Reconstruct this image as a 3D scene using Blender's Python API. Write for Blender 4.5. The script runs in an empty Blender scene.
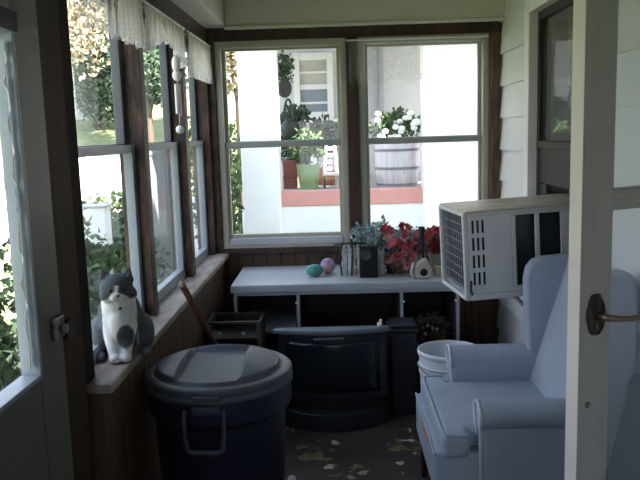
import bpy, bmesh, math, random
from mathutils import Vector, Matrix, noise

sc = bpy.context.scene
COL = sc.collection
PI = math.pi
rng = random.Random(7)

# ------------------------------------------------------------------ materials
def new_mat(name):
    m = bpy.data.materials.new(name)
    m.use_nodes = True
    nt = m.node_tree
    return m, nt, nt.nodes['Principled BSDF'], nt.nodes['Material Output']

def nd(nt, typ, **kw):
    n = nt.nodes.new(typ)
    for k, v in kw.items():
        if hasattr(n, k):
            setattr(n, k, v)
        else:
            n.inputs[k].default_value = v
    return n

def mat(name, col, rough=.6, var=.12, scale=6, col2=None, bump=.0, bscale=60, metal=0, spec=.4, stretch=(1, 1, 1), lo=.35, hi=.7):
    """base colour varied by noise between col and col2, with an optional fine bump"""
    m, nt, p, out = new_mat(name)
    tc = nd(nt, 'ShaderNodeTexCoord')
    mp = nd(nt, 'ShaderNodeMapping')
    mp.inputs['Scale'].default_value = stretch
    nt.links.new(tc.outputs['Object'], mp.inputs['Vector'])
    nz = nd(nt, 'ShaderNodeTexNoise')
    nz.inputs['Scale'].default_value = scale
    nz.inputs['Detail'].default_value = 6
    nt.links.new(mp.outputs['Vector'], nz.inputs['Vector'])
    rp = nd(nt, 'ShaderNodeValToRGB')
    if col2 is None:
        col2 = tuple(c * (1 - var) for c in col)
    rp.color_ramp.elements[0].position = lo
    rp.color_ramp.elements[1].position = hi
    rp.color_ramp.elements[0].color = (*col2, 1)
    rp.color_ramp.elements[1].color = (*col, 1)
    nt.links.new(nz.outputs['Fac'], rp.inputs['Fac'])
    nt.links.new(rp.outputs['Color'], p.inputs['Base Color'])
    p.inputs['Roughness'].default_value = rough
    p.inputs['Metallic'].default_value = metal
    p.inputs['Specular IOR Level'].default_value = spec
    if bump:
        n2 = nd(nt, 'ShaderNodeTexNoise')
        n2.inputs['Scale'].default_value = bscale
        n2.inputs['Detail'].default_value = 4
        nt.links.new(mp.outputs['Vector'], n2.inputs['Vector'])
        b = nd(nt, 'ShaderNodeBump')
        b.inputs['Strength'].default_value = bump
        b.inputs['Distance'].default_value = .01
        nt.links.new(n2.outputs['Fac'], b.inputs['Height'])
        nt.links.new(b.outputs['Normal'], p.inputs['Normal'])
    return m

def glass_mat(name, refl=.07, haze=.02, tint=(1, 1, 1)):
    m, nt, p, out = new_mat(name)
    nt.nodes.remove(p)
    tr = nd(nt, 'ShaderNodeBsdfTransparent'); tr.inputs['Color'].default_value = (*tint, 1)
    gl = nd(nt, 'ShaderNodeBsdfGlossy'); gl.inputs['Roughness'].default_value = .02
    df = nd(nt, 'ShaderNodeBsdfDiffuse'); df.inputs['Color'].default_value = (.8, .82, .85, 1)
    lw = nd(nt, 'ShaderNodeLayerWeight'); lw.inputs['Blend'].default_value = .25
    mul = nd(nt, 'ShaderNodeMath', operation='MULTIPLY_ADD')
    mul.inputs[1].default_value = .14; mul.inputs[2].default_value = refl
    nt.links.new(lw.outputs['Fresnel'], mul.inputs[0])
    a = nd(nt, 'ShaderNodeMixShader')
    nt.links.new(mul.outputs[0], a.inputs[0])
    nt.links.new(tr.outputs[0], a.inputs[1]); nt.links.new(gl.outputs[0], a.inputs[2])
    b = nd(nt, 'ShaderNodeMixShader'); b.inputs[0].default_value = haze
    nt.links.new(a.outputs[0], b.inputs[1]); nt.links.new(df.outputs[0], b.inputs[2])
    nt.links.new(b.outputs[0], out.inputs['Surface'])
    return m

def sheer_mat(name, op=.55):
    m, nt, p, out = new_mat(name)
    nt.nodes.remove(p)
    tc = nd(nt, 'ShaderNodeTexCoord')
    vo = nd(nt, 'ShaderNodeTexVoronoi'); vo.inputs['Scale'].default_value = 75
    nt.links.new(tc.outputs['Object'], vo.inputs['Vector'])
    rp = nd(nt, 'ShaderNodeMapRange')
    rp.inputs['From Min'].default_value = .1; rp.inputs['From Max'].default_value = .5
    rp.inputs['To Min'].default_value = op - .10; rp.inputs['To Max'].default_value = op + .10
    nt.links.new(vo.outputs['Distance'], rp.inputs['Value'])
    tr = nd(nt, 'ShaderNodeBsdfTransparent')
    df = nd(nt, 'ShaderNodeBsdfDiffuse'); df.inputs['Color'].default_value = (.66, .63, .62, 1)
    tl = nd(nt, 'ShaderNodeBsdfTranslucent'); tl.inputs['Color'].default_value = (.62, .59, .57, 1)
    a = nd(nt, 'ShaderNodeMixShader'); a.inputs[0].default_value = .35
    nt.links.new(df.outputs[0], a.inputs[1]); nt.links.new(tl.outputs[0], a.inputs[2])
    b = nd(nt, 'ShaderNodeMixShader')
    nt.links.new(rp.outputs['Result'], b.inputs[0])
    nt.links.new(tr.outputs[0], b.inputs[1]); nt.links.new(a.outputs[0], b.inputs[2])
    nt.links.new(b.outputs[0], out.inputs['Surface'])
    return m

def floor_mat():
    """dark brown floor paint, chipped to ochre boards in places, with pale flecks"""
    m, nt, p, out = new_mat('floor_paint')
    tc = nd(nt, 'ShaderNodeTexCoord')
    big = nd(nt, 'ShaderNodeTexNoise'); big.inputs['Scale'].default_value = 3.1; big.inputs['Detail'].default_value = 8; big.inputs['Roughness'].default_value = .65
    fl = nd(nt, 'ShaderNodeTexNoise'); fl.inputs['Scale'].default_value = 9; fl.inputs['Detail'].default_value = 5
    dirt = nd(nt, 'ShaderNodeTexNoise'); dirt.inputs['Scale'].default_value = 2; dirt.inputs['Detail'].default_value = 7
    for n in (big, fl, dirt):
        nt.links.new(tc.outputs['Object'], n.inputs['Vector'])
    def step(src, a, b):
        r = nd(nt, 'ShaderNodeMapRange'); r.inputs['From Min'].default_value = a; r.inputs['From Max'].default_value = b
        nt.links.new(src, r.inputs['Value']); return r.outputs['Result']
    def mix(f, a, b):
        x = nd(nt, 'ShaderNodeMixRGB')
        nt.links.new(f, x.inputs['Fac'])
        for k, v in (('Color1', a), ('Color2', b)):
            if isinstance(v, tuple): x.inputs[k].default_value = (*v, 1)
            else: nt.links.new(v, x.inputs[k])
        return x.outputs['Color']
    c = mix(step(dirt.outputs['Fac'], .35, .7), (.034, .024, .022), (.072, .054, .050))
    c = mix(step(big.outputs['Fac'], .575, .60), c, (.20, .145, .07))
    c = mix(step(fl.outputs['Fac'], .665, .68), c, (.48, .44, .42))
    wob = nd(nt, 'ShaderNodeTexNoise'); wob.inputs['Scale'].default_value = 14; wob.inputs['Detail'].default_value = 6
    nt.links.new(tc.outputs['Object'], wob.inputs['Vector'])
    for px, py, rad, colr in ((-.17, 3.66, .15, (.17, .125, .055)), (-.09, 3.55, .08, (.20, .15, .08)), (.06, 3.41, .08, (.36, .25, .17)), (.345, 3.80, .075, (.46, .43, .42)), (-.05, 3.80, .05, (.40, .35, .30))):
        ds = nd(nt, 'ShaderNodeVectorMath', operation='DISTANCE'); ds.inputs[1].default_value = (px, py, 0)
        nt.links.new(tc.outputs['Object'], ds.inputs[0])
        ad = nd(nt, 'ShaderNodeMath', operation='MULTIPLY_ADD'); ad.inputs[1].default_value = rad * 4.5
        nt.links.new(wob.outputs['Fac'], ad.inputs[0]); nt.links.new(ds.outputs['Value'], ad.inputs[2])
        c = mix(step(ad.outputs[0], rad * 2.65, rad * 2.5), c, colr)
    nt.links.new(c, p.inputs['Base Color'])
    p.inputs['Roughness'].default_value = .65
    p.inputs['Specular IOR Level'].default_value = .2
    return m

def leaf_mat(name, c1, c2):
    m, nt, p, out = new_mat(name)
    tc = nd(nt, 'ShaderNodeTexCoord')
    nz = nd(nt, 'ShaderNodeTexNoise'); nz.inputs['Scale'].default_value = 9; nz.inputs['Detail'].default_value = 3
    nt.links.new(tc.outputs['Object'], nz.inputs['Vector'])
    rp = nd(nt, 'ShaderNodeValToRGB')
    rp.color_ramp.elements[0].position = .38; rp.color_ramp.elements[1].position = .64
    rp.color_ramp.elements[0].color = (*c1, 1); rp.color_ramp.elements[1].color = (*c2, 1)
    nt.links.new(nz.outputs['Fac'], rp.inputs['Fac'])
    nt.links.new(rp.outputs['Color'], p.inputs['Base Color'])
    p.inputs['Roughness'].default_value = .75
    p.inputs['Specular IOR Level'].default_value = .1
    return m

def attr_mat(name, rough=.9):
    m, nt, p, out = new_mat(name)
    a = nd(nt, 'ShaderNodeVertexColor'); a.layer_name = 'fur'
    nt.links.new(a.outputs['Color'], p.inputs['Base Color'])
    p.inputs['Roughness'].default_value = rough
    p.inputs['Specular IOR Level'].default_value = .15
    n2 = nd(nt, 'ShaderNodeTexNoise'); n2.inputs['Scale'].default_value = 160
    tc = nd(nt, 'ShaderNodeTexCoord'); nt.links.new(tc.outputs['Object'], n2.inputs['Vector'])
    b = nd(nt, 'ShaderNodeBump'); b.inputs['Strength'].default_value = .5; b.inputs['Distance'].default_value = .004
    nt.links.new(n2.outputs['Fac'], b.inputs['Height']); nt.links.new(b.outputs['Normal'], p.inputs['Normal'])
    return m

WOOD = mat('dark_stained_wood', (.060, .026, .018), .5, col2=(.022, .011, .009), scale=5, stretch=(6, 6, .8), bump=.2, bscale=20)
TRIMB = mat('brown_trim_wood', (.17, .095, .055), .5, col2=(.06, .034, .022), scale=6, stretch=(6, 6, .8), lo=.4, hi=.65)
WORN = mat('worn_dark_wood', (.115, .052, .034), .55, col2=(.026, .012, .010), scale=7, stretch=(5, 5, 1.1), bump=.2, bscale=20, lo=.42, hi=.66)
NEARBLACK = mat('very_dark_wood', (.018, .012, .010), .8, col2=(.012, .009, .008), scale=5, stretch=(6, 6, .8), spec=.1)
JAMB = mat('brown_jamb_wood', (.060, .034, .017), .7, col2=(.036, .020, .011), scale=5, stretch=(6, 6, .8), spec=.15)
PANEL = mat('brown_panelling', (.125, .072, .039), .6, col2=(.065, .037, .022), scale=4, stretch=(8, 8, .6))
SILL = mat('worn_sill', (.42, .36, .32), .6, col2=(.22, .17, .15), scale=7, stretch=(3, .8, 1), bump=.1)
BEAM = mat('painted_beam', (.64, .59, .51), .55, var=.06)
BEAMEDGE = mat('pale_beam_edge', (.62, .60, .52), .5, var=.05)
CEIL = mat('painted_ceiling', (.55, .55, .50), .7, var=.05)
SIDING = mat('white_siding', (.66, .67, .66), .5, var=.06, scale=3)
FRAME = mat('taupe_window_frame', (.40, .385, .32), .5, var=.1)
SASHSHADE = mat('shaded_grey_sash', (.085, .095, .105), .4, var=.1)
SASH = mat('grey_aluminium_sash', (.27, .305, .345), .4, var=.1)
RAIL = mat('dull_meeting_rail', (.30, .33, .34), .45, var=.1)
SASHDARK = mat('dark_brown_sash', (.032, .028, .024), .6, spec=.2)
SILLG = mat('blue_grey_rail', (.46, .48, .52), .5)
WHITEP = mat('white_paint', (.74, .74, .74), .5, var=.05)
DOORG = mat('grey_green_door_paint', (.115, .117, .10), .5, var=.08)
STORM = mat('storm_door_aluminium', (.40, .395, .385), .42, var=.12, scale=10, stretch=(4, 4, .5))
STORMLIT = mat('storm_door_lit_edge', (.88, .83, .77), .5, var=.08)
BRONZE = mat('aged_bronze', (.16, .115, .085), .35, col2=(.05, .04, .035), scale=60, metal=.7, bump=.6, bscale=90)
LEVER = mat('bronze_lever', (.24, .185, .15), .3, metal=.6)
CHROME = mat('worn_latch_metal', (.38, .37, .35), .35, col2=(.1, .09, .08), scale=40, metal=.7)
BLACK = mat('flat_black', (.007, .0075, .010), .5, spec=.25)
DARKGAP = mat('dark_interior', (.020, .022, .024), .6)
CANB = mat('navy_plastic', (.010, .0145, .031), .42, var=.2, scale=5)
CANL = mat('lid_plastic', (.080, .090, .115), .45, var=.18, scale=7)
CANH = mat('handle_plastic', (.055, .065, .088), .4)
TVB = mat('tv_plastic', (.012, .016, .023), .4, var=.1)
TVSKY = mat('tv_sky_reflection', (.12, .14, .18), .4, var=.1)  # sky reflection on the set's top painted in as paler blue
SCREEN = mat('tv_glass', (.008, .012, .016), .18, var=.05, spec=.4)
DESKT = mat('desk_top_paint', (.43, .45, .49), .42, var=.12, scale=5)
DESKE = mat('desk_edge_paint', (.36, .39, .44), .5, var=.1)
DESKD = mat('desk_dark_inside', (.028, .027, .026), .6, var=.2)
FABRIC = mat('blue_grey_upholstery', (.36, .41, .51), .85, var=.13, scale=5, bump=.35, bscale=22, spec=.2)
PIPING = mat('pale_piping', (.62, .66, .74), .8)
LEGW = mat('chair_leg_wood', (.035, .018, .012), .4)
FOAM = mat('torn_orange_foam', (.48, .26, .16), .9)
ACW = mat('air_conditioner_casing', (.58, .60, .61), .45, var=.08, scale=6)
ACTOP = mat('aged_cream_casing_top', (.50, .46, .36), .5, col2=(.36, .27, .17), scale=5, lo=.3, hi=.5)
ACGRILL = mat('grille_bars', (.22, .235, .27), .5)
BUCKET = mat('white_pail_plastic', (.66, .70, .76), .4, var=.05)
STEEL = mat('wire_steel', (.22, .23, .25), .4, metal=.8)
STICK = mat('reddish_wood_stick', (.17, .07, .045), .5, col2=(.09, .035, .026), scale=6, stretch=(4, 4, 1))
STICKT = mat('bare_stick_end', (.36, .24, .17), .6)
CUBEW = mat('dark_box_wood', (.03, .026, .022), .5)
CUBEE = mat('pale_box_edge', (.10, .095, .09), .5)
BIN = mat('dark_blue_bin', (.013, .015, .026), .5)
TEAL = mat('teal_ball', (.12, .38, .36), .6, col2=(.06, .22, .24), scale=25)
LILAC = mat('pink_lilac_ball', (.55, .30, .36), .6, col2=(.18, .22, .46), scale=14, lo=.4, hi=.6)
TWIG = mat('whitewashed_slats', (.66, .68, .69), .7, col2=(.36, .38, .40), scale=18)
CREAM = mat('cream_ceramic', (.42, .39, .36), .5, var=.1)
SHEER = sheer_mat('sheer_lace', .62)
SHEERB = sheer_mat('thin_sheer_lace', .17)
SHEERC = sheer_mat('hazy_sheer_lace', .22)
GLASS = glass_mat('window_glass', .02, .012)
HAZE = glass_mat('dusty_glass', .02, .10)
DOORGL = glass_mat('storm_door_glass', .03, .04, (.93, .96, .98))
DARKGL = glass_mat('house_window_glass', .07, .02)
FLOOR = floor_mat()
FUR = attr_mat('cat_fur')
RED = leaf_mat('red_petals', (.27, .032, .045), (.55, .13, .155))
PINK = leaf_mat('dusty_pink_petals', (.27, .12, .105), (.47, .28, .25))
TEALLEAF = leaf_mat('teal_leaves', (.13, .20, .21), (.40, .51, .52))
GREEN = leaf_mat('green_leaves', (.035, .068, .030), (.10, .155, .07))
GREENY = leaf_mat('yellow_green_leaves', (.08, .13, .04), (.28, .34, .13))  # lighter, yellower green for the paler bushes
MIXG = leaf_mat('mixed_green_leaves', (.04, .07, .03), (.17, .22, .08))
DGREEN = leaf_mat('dark_green_leaves', (.030, .055, .035), (.10, .14, .085))
TAN = leaf_mat('tan_autumn_leaves', (.26, .20, .12), (.46, .39, .27))
WFLOWER = mat('white_petals', (.85, .85, .82), .7)
BARK = mat('tree_bark', (.10, .07, .05), .9)
GRASS = mat('lawn_grass', (.24, .27, .12), .9, col2=(.15, .18, .08), scale=3)
FENCE = mat('grey_fence_boards', (.22, .23, .25), .8)
DRIVE = mat('pale_gravel', (.55, .53, .50), .9)
PORCHF = mat('grey_porch_floor', (.42, .40, .39), .7)
SALMON = mat('salmon_painted_edge', (.68, .32, .29), .7, var=.08)
STUCCO = mat('white_stucco', (.90, .90, .90), .8, var=.03)
HOUSEW = mat('pale_house_siding', (.58, .59, .62), .7, var=.08)
HOUSEG = mat('grey_house_siding', (.42, .44, .46), .7, var=.06)
ROOFM = mat('roof_shingle', (.16, .14, .13), .9)
POTG = mat('pale_green_pot', (.19, .28, .13), .5, var=.08)
BARREL = mat('pale_barrel_staves', (.62, .58, .62), .7, col2=(.46, .43, .46), scale=6, stretch=(6, 6, .4))
HOOP = mat('iron_hoop', (.16, .16, .19), .5)
SOIL = mat('dark_soil', (.03, .022, .016), .9)
WCHAIR = mat('pinkish_white_chair', (.66, .55, .55), .6)
LANT = mat('grey_lantern', (.024, .029, .030), .5)
BASKET = mat('dark_moss_basket', (.04, .045, .036), .9)
BRICKR = mat('dull_red_box', (.22, .07, .055), .8)
BLIND = mat('pale_blind', (.50, .50, .46), .7)
DARKSTRIP = mat('dark_wreath', (.13, .095, .06), .9, col2=(.04, .03, .022))

# ------------------------------------------------------------------ mesh building
class M:
    def __init__(s):
        s.bm = bmesh.new()
    def box(s, x0, x1, y0, y1, z0, z1, T=None):
        v = [s.bm.verts.new((x, y, z)) for z in (z0, z1) for x, y in ((x0, y0), (x1, y0), (x1, y1), (x0, y1))]
        if T is not None:
            for q in v: q.co = T @ q.co
        for f in ((3, 2, 1, 0), (4, 5, 6, 7), (0, 1, 5, 4), (1, 2, 6, 5), (2, 3, 7, 6), (3, 0, 4, 7)):
            s.bm.faces.new([v[i] for i in f])
        return s
    def frame(s, axis, p0, p1, a0, a1, z0, z1, w, wt=None, wb=None):
        """rectangular frame; axis 'x': lies in a plane x = const from p0 to p1 thick, spans a in y; 'y': the other way"""
        wt = w if wt is None else wt; wb = w if wb is None else wb
        B = (lambda a, b, c, d: s.box(p0, p1, a, b, c, d)) if axis == 'x' else (lambda a, b, c, d: s.box(a, b, p0, p1, c, d))
        B(a0, a0 + w, z0, z1); B(a1 - w, a1, z0, z1)
        B(a0 + w, a1 - w, z1 - wt, z1); B(a0 + w, a1 - w, z0, z0 + wb)
        return s
    def tube(s, pts, r, seg=10, cap=True, closed=False):
        pts = [Vector(p) for p in pts]
        n = len(pts)
        rs = r if isinstance(r, (list, tuple)) else [r] * n
        rings = []; prev = None
        for i, p in enumerate(pts):
            if closed: t = pts[(i + 1) % n] - pts[i - 1]
            else: t = pts[min(i + 1, n - 1)] - pts[max(i - 1, 0)]
            t.normalize()
            if prev is None:
                u = t.orthogonal().normalized()
            else:
                u = prev - t * prev.dot(t)
                u = u.normalized() if u.length > 1e-6 else t.orthogonal().normalized()
            prev = u
            w = t.cross(u)
            rings.append([s.bm.verts.new(p + (u * math.cos(2 * PI * k / seg) + w * math.sin(2 * PI * k / seg)) * rs[i]) for k in range(seg)])
        for i in range(n if closed else n - 1):
            a, b = rings[i], rings[(i + 1) % n]
            for k in range(seg):
                s.bm.faces.new((a[k], a[(k + 1) % seg], b[(k + 1) % seg], b[k]))
        if cap and not closed:
            s.bm.faces.new(rings[0][::-1]); s.bm.faces.new(rings[-1])
        return s
    def lathe(s, prof, c=(0, 0, 0), seg=32, T=None, closed=False):
        rings = []
        for r, z in prof:
            if r < 1e-6:
                v = s.bm.verts.new((c[0], c[1], c[2] + z)); rings.append([v] * seg)
            else:
                rings.append([s.bm.verts.new((c[0] + r * math.cos(2 * PI * k / seg), c[1] + r * math.sin(2 * PI * k / seg), c[2] + z)) for k in range(seg)])
        if T is not None:
            for v in {v for ring in rings for v in ring}: v.co = T @ v.co
        for i in range(len(rings) if closed else len(rings) - 1):
            a, b = rings[i], rings[(i + 1) % len(rings)]
            for k in range(seg):
                vs = []
                for v in (a[k], a[(k + 1) % seg], b[(k + 1) % seg], b[k]):
                    if v not in vs: vs.append(v)
                if len(vs) > 2: s.bm.faces.new(vs)
        return s
    def prism(s, poly, axis, a, b):
        """polygon in the two other axes (in xyz order), extruded along axis from a to b"""
        def P(u, v, w):
            return {'x': (w, u, v), 'y': (u, w, v), 'z': (u, v, w)}[axis]
        A = [s.bm.verts.new(P(u, v, a)) for u, v in poly]; B = [s.bm.verts.new(P(u, v, b)) for u, v in poly]
        n = len(poly)
        s.bm.faces.new(A); s.bm.faces.new(B[::-1])
        for i in range(n): s.bm.faces.new((A[i], B[i], B[(i + 1) % n], A[(i + 1) % n]))
        return s
    def ball(s, c, r, u=14, v=9, T=None):
        r = (r, r, r) if isinstance(r, (int, float)) else r
        Mx = Matrix.Translation(c) @ (T or Matrix()) @ Matrix.Diagonal((*r, 1))
        bmesh.ops.create_uvsphere(s.bm, u_segments=u, v_segments=v, radius=1, matrix=Mx)
        return s
    def leaves(s, c, r, n, size, seed, shell=.4, flat=0):
        """many small folded leaves inside an ellipsoid"""
        g = random.Random(seed)
        for _ in range(n):
            d = Vector((g.gauss(0, 1), g.gauss(0, 1), g.gauss(0, 1))).normalized()
            q = shell + (1 - shell) * g.random() ** .6
            wob = 1 + .22 * noise.noise(Vector((d.x * 2 + seed, d.y * 2, d.z * 2)))
            p = Vector((c[0] + d.x * r[0] * q * wob, c[1] + d.y * r[1] * q * wob, c[2] + d.z * r[2] * q * wob))
            t = Vector((g.gauss(0, 1), g.gauss(0, 1), g.gauss(0, 1) * (1 - flat))).normalized()
            u = t.orthogonal().normalized(); w = t.cross(u)
            a = g.random() * 6.28; u2 = u * math.cos(a) + w * math.sin(a)
            L = size * (.7 + .6 * g.random()); W = L * .3
            side = t.cross(u2)
            v0 = s.bm.verts.new(p); v1 = s.bm.verts.new(p + u2 * L * .5 + side * W + t * L * .12)
            v2 = s.bm.verts.new(p + u2 * L); v3 = s.bm.verts.new(p + u2 * L * .5 - side * W + t * L * .12)
            s.bm.faces.new((v0, v1, v2)); s.bm.faces.new((v0, v2, v3))
        return s
    def build(s, name, m, parent=None, bevel=0, smooth=None, sub=0, seg=2, local=False, fix=True):
        if fix: bmesh.ops.recalc_face_normals(s.bm, faces=s.bm.faces)
        me = bpy.data.meshes.new(name)
        if parent is not None and not local:
            off = Vector()
            q = parent
            while q is not None:
                off += q.location; q = q.parent
            bmesh.ops.translate(s.bm, verts=s.bm.verts, vec=-off)
        s.bm.to_mesh(me); s.bm.free()
        for mm in (m if isinstance(m, (list, tuple)) else [m]): me.materials.append(mm)
        o = bpy.data.objects.new(name, me); COL.objects.link(o)
        if parent is not None: o.parent = parent
        if smooth is None: smooth = bool(bevel or sub)
        if smooth:
            for p in me.polygons: p.use_smooth = True
        if bevel:
            b = o.modifiers.new('Bevel', 'BEVEL'); b.width = bevel; b.segments = seg; b.limit_method = 'ANGLE'; b.angle_limit = .6
            b.harden_normals = False
        if sub:
            q = o.modifiers.new('Subsurf', 'SUBSURF'); q.levels = q.render_levels = sub
        if smooth and not sub:
            w = o.modifiers.new('WN', 'WEIGHTED_NORMAL'); w.keep_sharp = True
        return o

def sstep(a, b_, x):
    q = min(1, max(0, (x - a) / (b_ - a))); return q * q * (3 - 2 * q)
def tag(o, label=None, cat=None, group=None, kind=None):
    if label: o['label'] = label
    if cat: o['category'] = cat
    if group: o['group'] = group
    if kind: o['kind'] = kind
    return o
def empty(name, loc=(0, 0, 0), rot=(0, 0, 0)):
    o = bpy.data.objects.new(name, None); COL.objects.link(o)
    o.location = loc; o.rotation_euler = rot; o.empty_display_size = .1
    return o
def thing(name, label, cat, loc=(0, 0, 0), rot=(0, 0, 0), group=None):
    return tag(empty(name, loc, rot), label, cat, group)
def struct(o, label=None, cat=None):
    return tag(o, label, cat, None, 'structure')

# ------------------------------------------------------------------ room numbers (metres)
XL, XP, XG = -.79, -.84, -.92          # left wall panelling, post faces, glass plane
XR = 1.12                              # house siding
YB = 5.10                              # back wall
SZ = .85                               # sill height
HZ = 2.235                             # head of the windows

# ------------------------------------------------------------------ shell
struct(M().box(-1.0, 1.2, -1.1, 5.25, -.12, 0).build('floor', FLOOR), 'dark brown painted porch floor with chipped ochre patches', 'floor')
struct(M().box(-1.15, 1.2, -1.25, 5.4, 2.74, 2.86).build('ceiling', CEIL), 'pale painted porch ceiling', 'ceiling')
b = M().box(-.70, XR, 4.93, 5.2, 2.345, 2.74)
struct(b.build('trim_1', BEAM, bevel=.012), 'olive grey boxed beam over the back windows', 'beam')
b = M().tube([(-.70, 4.925, 2.345), (XR, 4.925, 2.345)], .014, 10)
struct(b.build('trim_2', BEAMEDGE, smooth=True), 'pale rounded moulding under the back beam', 'moulding')
b = M().box(-1.0, -.70, -1.1, 5.2, 2.36, 2.74)
struct(b.build('trim_3', BEAM, bevel=.012), 'pale boxed beam over the left windows', 'beam')
# left wall: vertical panelling below the sill
b = M()
y = 2.335
while y < 5.08:
    b.box(-.86, XL, y, min(y + .094, 5.09), 0, SZ - .032); y += .098
b.box(-1.0, -.86, 2.2, 5.2, -.1, SZ - .032)
struct(b.build('wall_left', PANEL), 'brown vertical plank panelling under the left windows', 'wall')
b = M().box(-1.0, -.80, -1.1, 1.05, -.1, 2.4)
b.box(-1.0, -.80, 1.05, 2.12, 2.14, 2.4)
struct(b.build('wall_left.001', PANEL), 'wall around the exterior door', 'wall')
# back wall panelling
b = M(); x = -.79
while x < 1.11:
    b.box(x, min(x + .094, 1.115), 5.085, 5.13, 0, .84); x += .098
b.box(-1.0, 1.2, 5.13, 5.25, -.1, .84).box(1.095, 1.2, 5.09, 5.25, .84, 2.5)
struct(b.build('wall_back', PANEL), 'brown vertical panelling below the back windows', 'wall')
struct(M().box(.885, .925, 5.06, 5.085, 0, .80).box(-.79, -.75, 5.06, 5.085, 0, .80).build('trim_4', WORN), 'reddish upright battens on the back panelling', 'trim')
# wall behind the camera, with a window that lights the near end of the porch
b = M().box(-1.0, 1.2, -1.2, -1.08, -.1, .95).box(-1.0, 1.2, -1.2, -1.08, 1.85, 2.8)
b.box(-1.0, -.55, -1.2, -1.08, .95, 1.85).box(.75, 1.2, -1.2, -1.08, .95, 1.85)
struct(b.build('wall_front', PANEL), 'wall behind the camera', 'wall')

# right wall: white lap siding on the house, with the window the air conditioner sits in
WY0, WY1, WZ0, WZ1 = 3.22, 4.20, .80, 2.27
def siding(bm, y0, y1, z0, z1):
    e = .207; base = 2.13 - .207 * 11
    k = math.floor((z0 - base) / e)
    while base + k * e < z1 - 1e-4:
        a, t = base + k * e, base + (k + 1) * e
        a2, t2 = max(a, z0), min(t, z1)
        xa = XR - .020 * (t - a2) / e; xt = XR - .020 * (t - t2) / e
        if t2 - a2 > .002:
            bm.prism([(xa, a2), (xt, t2), (1.2, t2), (1.2, a2)], 'y', y0, y1)
        k += 1
b = M()
siding(b, -1.1, WY0 - .03, 0, 2.74); siding(b, WY1 + .03, 5.085, 0, 2.74)
siding(b, WY0 - .03, WY1 + .03, 0, WZ0 - .03); siding(b, WY0 - .03, WY1 + .03, WZ1 + .03, 2.74)
struct(b.build('wall_right', SIDING), 'white lap siding of the house along the right', 'wall')
b = M()
b.box(1.2, 1.32, -6, 6.2, -.6, WZ0).box(1.2, 1.32, -6, 6.2, WZ1, 4.4)
b.box(1.2, 1.32, -6, WY0, WZ0, WZ1).box(1.2, 1.32, WY1, 6.2, WZ0, WZ1)
b.box(1.32, 4.2, 6.1, 6.2, -.6, 4.4).box(1.32, 4.2, -6, -5.9, -.6, 4.4).box(4.1, 4.2, -5.9, 6.1, -.6, 4.4).box(1.2, 4.2, -6, 6.2, 4.4, 4.5)
struct(b.build('wall_house', SIDING), 'house the porch is built against', 'wall')  # unseen house block, its extents set to keep direct sun off the porch

# ------------------------------------------------------------------ left windows
struct(M().box(-.97, -.757, 2.33, 5.09, SZ - .032, SZ).build('trim_5', SILL, bevel=.006), 'long worn grey sill under the left windows', 'window sill')
struct(M().box(-1.0, XP, 2.2, 5.2, HZ, 2.36).build('trim_6', WOOD), 'dark header board over the left windows', 'trim')
posts = [(2.24, 2.42, 0.0, 'wide dark post beside the exterior door', NEARBLACK), (3.27, 3.345, SZ, 'scuffed dark post between the first and second left windows', WORN),
         (4.19, 4.275, SZ, 'dark post between the second and third left windows', WORN), (4.98, 5.09, SZ, 'dark corner post at the end of the left windows', WORN)]
for i, (a, c, z, lab, mm) in enumerate(posts):
    struct(M().box(-.955 if i else -.93, XP, a, c, z, HZ if i else 2.36).build('trim_%d' % (7 + i), mm, bevel=.004), lab, 'post')
spans = [(2.42, 3.27), (3.345, 4.19), (4.275, 4.98)]
for i, (a, c) in enumerate(spans):
    w = struct(empty('window_%d' % (i + 1), (XG, (a + c) / 2, SZ)), ['first left window, beside the cat', 'second left window, the middle one', 'third left window, nearest the back wall'][i], 'window')
    M().frame('x', -.955, -.915, a, c, 1.595, HZ, .042, .04, .035).build('upper_sash', SASHSHADE, w, bevel=.003)  # shade on the upper sash painted in as a darker grey
    M().frame('x', -.925, -.885, a, c, SZ, 1.625, .045, .034, .055).build('lower_sash', SASH, w, bevel=.003)
    M().box(-.938, -.934, a + .035, c - .035, 1.62, HZ - .03).build('pane', GLASS, w)
    M().box(-.908, -.904, a + .035, c - .035, SZ + .045, 1.60).build('pane', HAZE if i else GLASS, w)

# ------------------------------------------------------------------ exterior door in the left wall (only its far edge shows)
struct(M().box(-.86, -.81, 2.065, 2.25, 0, 2.36).build('trim_11', JAMB, bevel=.004), 'reddish brown door jamb beside the grey door', 'door jamb')
d = struct(empty('door_1', (-.82, 1.2, 0)), 'grey green exterior door with a tall glass pane', 'door')
GY0, GY1, GZ0, GZ1 = 1.22, 1.885, 1.03, 1.93
b = M().box(-.845, -.80, 1.06, GY0, .01, 2.13).box(-.845, -.80, GY1, 2.06, .01, 2.13)
b.box(-.845, -.80, GY0, GY1, .01, GZ0).box(-.845, -.80, GY0, GY1, GZ1, 2.13)
b.build('leaf', DOORG, d, bevel=.004)
M().frame('x', -.85, -.796, GY0 - .006, GY1 + .006, GZ0 - .006, GZ1 + .006, .014).build('glass_bead', SASH, d, bevel=.003)
M().box(-.828, -.824, GY0, GY1, GZ0, GZ1).build('pane', GLASS, d)
M().box(-.815, -.790, GY0 + .3, GY1 + .02, GZ1 - .005, GZ1 + .045).build('top_bead', BLACK, d, bevel=.004)
b = M(); N = 40
vs = []
for k in range(N + 1):
    z = GZ0 + .03 + (GZ1 - GZ0 - .06) * k / N
    w = .036 + .008 * math.sin(k * 1.3) + .007 * math.sin(k * 2.9 + 1) - .012 * (k / N)
    vs.append((b.bm.verts.new((-.818, GY1 - .012, z)), b.bm.verts.new((-.812 + .003 * math.sin(k), GY1 - w, z))))
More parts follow.
